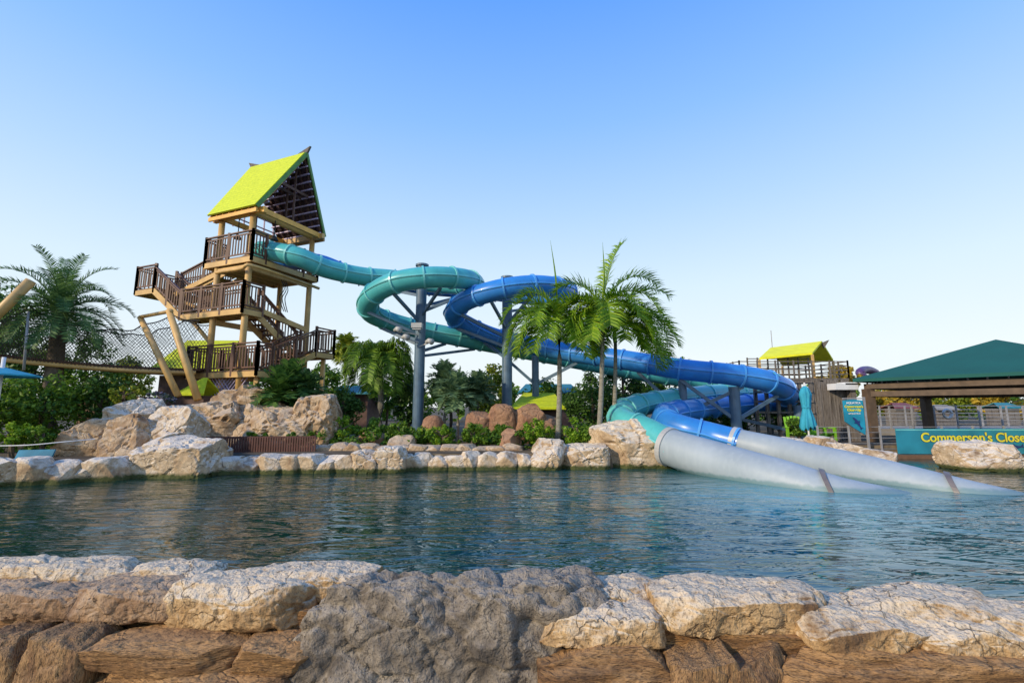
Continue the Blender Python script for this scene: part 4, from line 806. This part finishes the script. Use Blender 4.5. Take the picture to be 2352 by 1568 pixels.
for (x0, y0, x1, y1, zt) in ((a.x, 23, b_.x, 23, lt), (a.x, 27, b_.x, 27, lt), (a.x, 23, a.x, 27, lt), (b_.x, 23, b_.x, 27, lt), (a.x+1.2, 24.5, b_.x-1, 24.5, lt+.3)):
    mb = MB()
    for k in range(4): z = lz+(zt-lz)*(k+1)/4; mb.bar((x0, y0, z), (x1, y1, z), 0.035, 0.045)
    for k in range(7): x = x0+(x1-x0)*k/6; y = y0+(y1-y0)*k/6; mb.bar((x, y, lz), (x, y, zt+.06), 0.06)
    mb.build('railing', 'wood', lk)
for x in [a.x+.2+(b_.x-a.x-.4)*k/4 for k in range(5)]:
    mb = MB(); mb.bar((x, 23.2, GZ), (x, 23.2, lz-.12), 0.16); mb.build('post', 'wood', lk)
for z in (lz-.5, lz-1.0):
    mb = MB(); mb.bar((a.x, 23.15, z), (b_.x, 23.15, z), 0.06, 0.1); mb.build('cross_rail', 'wood', lk)
r0 = P(1770, 802, 26.0); r1 = P(1888, 787, 25.0); e0 = P(1744, 826, 24.0); e1 = P(1866, 814, 23.4)
mb = MB(); mb.slab([e0, e1, r1, r0], (0, 0, .1)); mb.build('roof_slope', 'yellow', lk)
mb = MB(); bk = [Vector((2*r0.x-e0.x, 2*r0.y-e0.y, e0.z)), Vector((2*r1.x-e1.x, 2*r1.y-e1.y, e1.z))]; mb.slab([r0, r1, bk[1], bk[0]], (0, 0, .1)); mb.build('roof_slope', 'yellow', lk)
for p in (e0, e1, bk[0], bk[1]): mb = MB(); mb.bar((p.x*.999, p.y, lz), (p.x*.999, p.y, p.z), 0.1); mb.build('roof_post', 'timber', lk)
mb = MB(); mb.slab([r1, r1+Vector((.35, -.1, .15)), r1+Vector((.1, 0, -.3))], (0, .1, 0)); mb.build('roof_finial', 'wood', lk)
mb = MB(); mb.cyl(r0+Vector((.1, 0, 0)), r0+Vector((.1, 0, 1.1)), 0.02); mb.build('antenna', 'railgrey', lk)
LC = Vector((13.6, 18.2, 0)); e1 = Vector((0.54, -0.84, 0)); e2 = Vector((0.84, 0.54, 0)); s = 7.0; ez = 2.86; az = 4.3
K = [LC, LC+e1*s, LC+e1*s+e2*s, LC+e2*s]; apx = LC+(e1+e2)*(s/2)
cn = thing('shade_canopy', (apx.x, apx.y, GZ), 'large dark green hipped shade canopy on timber posts at the right', 'canopy')
mb = MB(); Z = lambda p, z: (p.x, p.y, z)
mb.add([Z(k, ez) for k in K]+[Z(apx, az)]+[Z(k, ez-.12) for k in K], [(0, 1, 4), (1, 2, 4), (2, 3, 4), (3, 0, 4)]+[(i, i+5, (i+1) % 4+5, (i+1) % 4) for i in range(4)]); mb.build('canvas_roof', 'canopy', cn)
I = [LC+e1*.35+e2*.35, LC+e1*(s-.35)+e2*.35, LC+e1*(s-.35)+e2*(s-.35), LC+e1*.35+e2*(s-.35)]
for i in range(4):
    mb = MB(); mb.bar(Z(I[i], ez-.30), Z(I[(i+1) % 4], ez-.30), 0.25, 0.2); mb.build('beam', 'darkbeam', cn)
    mb = MB(); mb.bar(Z(I[i], ez-.60), Z(I[(i+1) % 4], ez-.60), 0.2, 0.2); mb.build('lower_beam', 'darkbeam', cn)
    mb = MB(); mb.bar(Z(I[i], GZ-.3), Z(I[i], ez-.4), 0.3); mb.build('post', 'darkbeam', cn)
for k in range(14):
    for i in (0, 3):
        q = I[i].lerp(I[(i+1) % 4], k/13); mb = MB(); mb.bar((q.x, q.y, ez-.22), (q.x, q.y, ez-.04), 0.04); mb.build('bracket', 'railgrey', cn)
q = I[0]-Vector((0.45, -.3, 0)); mb = MB(); mb.bar((q.x, q.y, GZ-.3), (q.x, q.y, ez-.3), 0.22); tag(mb.build('timber_post', 'wood', at=(q.x, q.y, GZ)), 'grey timber post just left of the canopy corner post', 'post')
mb = MB(); mb.box((22, 16.15, -0.02), (20, 0.3, 0.28)); o = mb.build('dock_edge', 'deck'); o['kind'] = 'structure'
def text(body, loc, size, mt, parent, name='lettering', yaw=0.0, off=0.0, ext=0.004, align='LEFT'):
    cu = bpy.data.curves.new(name, 'FONT'); cu.body = body; cu.size = size; cu.extrude = ext; cu.offset = off; cu.align_x = align
    t = bpy.data.objects.new('tmp', cu); C.objects.link(t); bpy.context.view_layer.update()
    me = bpy.data.meshes.new_from_object(t.evaluated_get(bpy.context.evaluated_depsgraph_get())); bpy.data.objects.remove(t)
    me.materials.clear(); me.materials.append(M[mt]); mtx = Matrix.Rotation(yaw, 4, 'Z')@Matrix.Rotation(math.pi/2, 4, 'X')
    me.transform(Matrix.Translation(Vector(loc)-org(parent))@mtx)
    o = bpy.data.objects.new(name, me); C.objects.link(o); o.parent = parent; return o
def dolphin(c, s, parent, yaw=0, rot=0.3, mt='navy'):
    ol = [(-1, .05), (-.8, .2), (-.5, .3), (-.1, .32), (.02, .55), (.15, .3), (.55, .08), (.8, .02), (1.1, .22), (.98, -.03), (1.05, -.28), (.75, -.1), (.4, -.12), (0, -.1), (-.25, -.38), (-.3, -.08), (-.7, -.05)]
    mb = MB(); cr, sr = math.cos(rot), math.sin(rot)
    pts = [Vector(c)+Vector((math.cos(yaw)*(x*cr-y*sr)*s, math.sin(yaw)*(x*cr-y*sr)*s, (x*sr+y*cr)*s)) for x, y in ol]
    mb.slab(pts, (0, -0.006, 0)); mb.build('dolphin_emblem', mt, parent)
BY = 16.25; a = P(2058, 1000, BY); zt = P(2062, 984, BY).z; zb = P(2062, 1042, BY).z; ww = 6.2
bn = thing('long_banner', (a.x, a.y, zb), "long teal banner with yellow lettering on the dock fence", 'banner')
mb = MB(); mb.slab([(a.x, a.y, zb), (a.x+ww, a.y, zb), (a.x+ww, a.y, zt), (a.x, a.y, zt)], (0, .02, 0)); mb.build('cloth', 'banner', bn)
mb = MB(); mb.slab([(a.x, a.y-.004, zt-.06), (a.x+ww, a.y-.004, zt-.06), (a.x+ww, a.y-.004, zt-.02), (a.x, a.y-.004, zt-.02)], (0, .002, 0)); mb.build('light_stripe', 'turqf', bn)
tx = P(2113, 1000, BY).x
text("Commerson's Close-Up", (tx, a.y-.012, zb+.42), 0.44, 'navy', bn, 'lettering_outline', off=0.020, ext=0.002)  # dark printed outline behind the yellow letters
text("Commerson's Close-Up", (tx, a.y-.02, zb+.42), 0.44, 'ytext', bn, 'lettering', off=0.008)
for px in (2190, 2330): dolphin((P(px, 1025, BY).x, a.y-.012, zb+.2), 0.3, bn)
df = thing('dock_fence', (10.8, BY+.12, .2), 'thin grey post and wire fence along the dock', 'fence')
for k in range(9): mb = MB(); mb.bar((10.8+k*1.1, BY+.12, .1), (10.8+k*1.1, BY+.12, 1.1), 0.05); mb.build('post', 'railgrey', df)
for k in range(5): mb = MB(); mb.bar((10.8, BY+.12, .3+k*.19), (19.7, BY+.12, .3+k*.19), 0.015); mb.build('wire', 'railgrey', df)
mb = MB(); zr = P(2100, 985, 22).z; mb.box((27, 23.8, (GZ+zr)/2), (22, 3.2, zr-GZ+.01)); tag(mb.build('terrace', 'conc', at=(27, 23.8, GZ)), 'raised concrete terrace under the canopy', 'terrace', kind='structure')
for j, (Y, x0, x1, lb) in enumerate(((22.3, 17.2, 28, 'front grey metal railing of the terrace'), (25.0, 17.2, 31, 'rear grey metal railing of the terrace'))):
    f = thing('metal_railing', (x0, Y, zr), lb, 'railing'); n = 10
    for k in range(n+1): x = x0+(x1-x0)*k/n; mb = MB(); mb.bar((x, Y, zr), (x, Y, zr+1.1), 0.06); mb.build('post', 'railgrey', f)
    for k in range(6): mb = MB(); mb.bar((x0, Y, zr+.15+k*.19), (x1, Y, zr+.15+k*.19), 0.025); mb.build('rail', 'railgrey', f)
q = P(2176, 950, 22.1); mb = MB(); mb.sweep([q+Vector((math.cos(t*math.pi/8)*.2, 0, math.sin(t*math.pi/8)*.2)) for t in range(17)], 0.06, 8); tag(mb.build('life_ring', 'white', at=q-Vector((0, 0, .26)), smooth=True), 'white life ring hung on the terrace railing', 'life ring')
for i, (px, py, Y, mt, lb) in enumerate(((2065, 938, 33, 'mutedred', 'small muted red kiosk beyond the terrace'), (2300, 938, 32, 'tealroof', 'small teal kiosk beyond the terrace at right'), (2160, 942, 34, 'conc', 'small grey kiosk beyond the middle of the terrace'))):
    q = P(px, py, Y); root = thing('kiosk', (q.x, q.y, GZ), lb, 'kiosk'); mb = MB(); mb.box((q.x, q.y, (GZ+q.z)/2), (1.3, 1, q.z-GZ)); mb.build('wall', 'wood', root); mb = MB(); mb.slab([(q.x-.9, q.y-.7, q.z), (q.x+.9, q.y-.7, q.z), (q.x+.5, q.y, q.z+.35), (q.x-.5, q.y, q.z+.35)], (0, 0, .06)); mb.slab([(q.x-.9, q.y+.7, q.z), (q.x+.9, q.y+.7, q.z), (q.x+.5, q.y+.01, q.z+.35), (q.x-.5, q.y+.01, q.z+.35)], (0, 0, .06)); mb.build('roof', mt, root)
p = [P(1985, 868, 40), P(1975, 855, 40), P(1990, 849, 41), P(2010, 856, 42), P(2012, 870, 42)]
mb = MB(); mb.sweep(catmull(p, 5), 0.35, 10); tag(mb.build('distant_slide', 'purpledome', at=p[0], smooth=True), 'far purple slide bend above the canopy corner', 'water slide')
a = P(1936, 918, 16.2); b_ = P(1981, 918, 16.2); z1 = a.z; z0 = P(1936, 998, 16.2).z; w_ = b_.x-a.x
sg = thing('hanging_sign', ((a.x+b_.x)/2, 16.2, GZ), 'turquoise hanging sign with slanted foot beside the canopy posts', 'sign')
mb = MB(); mb.slab([(a.x, 16.2, z1-.75), (a.x+w_*.45, 16.2, z0+.22), (b_.x-.03, 16.2, z0), (b_.x, 16.2, z0+.25), (b_.x, 16.2, z1-.02), (a.x+w_*.5, 16.2, z1+.02), (a.x, 16.2, z1-.02)], (0, .04, 0)); mb.build('panel', 'banner2', sg)
cx = (a.x+b_.x)/2
text('AQUATICA', (cx, 16.185, z1-.14), 0.10, 'wtext', sg, align='CENTER', off=.002); text("Commerson's", (cx, 16.185, z1-.27), 0.115, 'ytext', sg, align='CENTER', off=.004)
text('Close-Up', (cx, 16.185, z1-.39), 0.125, 'ytext', sg, align='CENTER', off=.004); text('#AQUATICA', (cx, 16.185, z1-.5), 0.075, 'wtext', sg, align='CENTER')
dolphin((cx+.05, 16.18, z1-.8), 0.24, sg, rot=-0.9)
mb = MB(); mb.bar((b_.x+.06, 16.22, GZ-.5), (b_.x+.06, 16.22, z1+.1), 0.06); mb.bar((a.x, 16.22, z1+.05), (b_.x+.06, 16.22, z1+.05), 0.04); mb.build('pole', 'railgrey', sg)
q = P(1858, 1000, 16.6); zt = P(1855, 886, 16.6).z; zb = P(1855, 984, 16.6).z
u = thing('closed_umbrella', (q.x, q.y, GZ), 'closed turquoise patio umbrella in front of the timber wall', 'umbrella')
mb = MB(); mb.cyl((q.x, q.y, GZ), (q.x, q.y, zt+.12), 0.03); mb.cyl((q.x, q.y, GZ), (q.x, q.y, GZ+.08), .28, .28, 16); mb.build('pole', 'white', u)
mb = MB(); nseg = 32; vs = []; prof = [(0, .03), (.06, .11), (.2, .17), (.45, .13), (.55, .12), (.75, .19), (.95, .24), (1, .2)]
for t, r in prof:
    for k in range(nseg):
        an = 2*math.pi*k/nseg; rr_ = r*(1+0.22*math.sin(an*8+t*1.5)); vs.append((q.x+math.cos(an)*rr_, q.y+math.sin(an)*rr_, zt+(zb-zt)*t-(0.08*math.sin(an*8) if t == 1 else 0)))
mb.add(vs, [(i*nseg+k, i*nseg+(k+1) % nseg, (i+1)*nseg+(k+1) % nseg, (i+1)*nseg+k) for i in range(len(prof)-1) for k in range(nseg)]); mb.build('folded_canopy', 'umb', u, True)
mb = MB(); zz = zt+(zb-zt)*.5; mb.cyl((q.x, q.y, zz-.03), (q.x, q.y, zz+.03), .15, .15, 16); mb.build('strap', 'umb', u)
def chair(px, Y, yaw, label):
    c = P(px, 1000, Y); gz = GZ; root = thing('garden_chair', (c.x, c.y, gz), label, 'chair', 'green garden chairs by the timber wall')
    cs, sn = math.cos(yaw), math.sin(yaw); W = lambda x, y, z: Vector((c.x+x*cs-y*sn, c.y+x*sn+y*cs, gz+z))
    mb = MB()
    for k in range(6): x = -.25+k*.1; mb.bar(W(x, .28, .25), W(x*1.15, .55, .95+.05*(1-abs(k-2.5)/2.5)), .085, .025)
    mb.build('backrest', 'chair', root); mb = MB()
    for k in range(5): y = -.25+k*.11; mb.bar(W(-.28, y, .38-k*.03), W(.28, y, .38-k*.03), .09, .025)
    mb.build('seat', 'chair', root)
    for s_ in (-1, 1):
        mb = MB(); mb.bar(W(.34*s_, -.35, .58), W(.34*s_, .4, .55), .12, .03); mb.build('armrest', 'chair', root)
        mb = MB(); mb.bar(W(.33*s_, -.28, 0), W(.33*s_, -.28, .57), .08); mb.build('leg', 'chair', root)
        mb = MB(); mb.bar(W(.30*s_, -.25, .35), W(.30*s_, .6, 0), .05, .08); mb.build('leg', 'chair', root)
chair(1888, 17.2, 0.5, 'lime green garden chair to the right of the closed umbrella'); chair(1830, 17.4, -0.4, 'lime green garden chair to the left of the closed umbrella')
print('objects', len(C.objects))
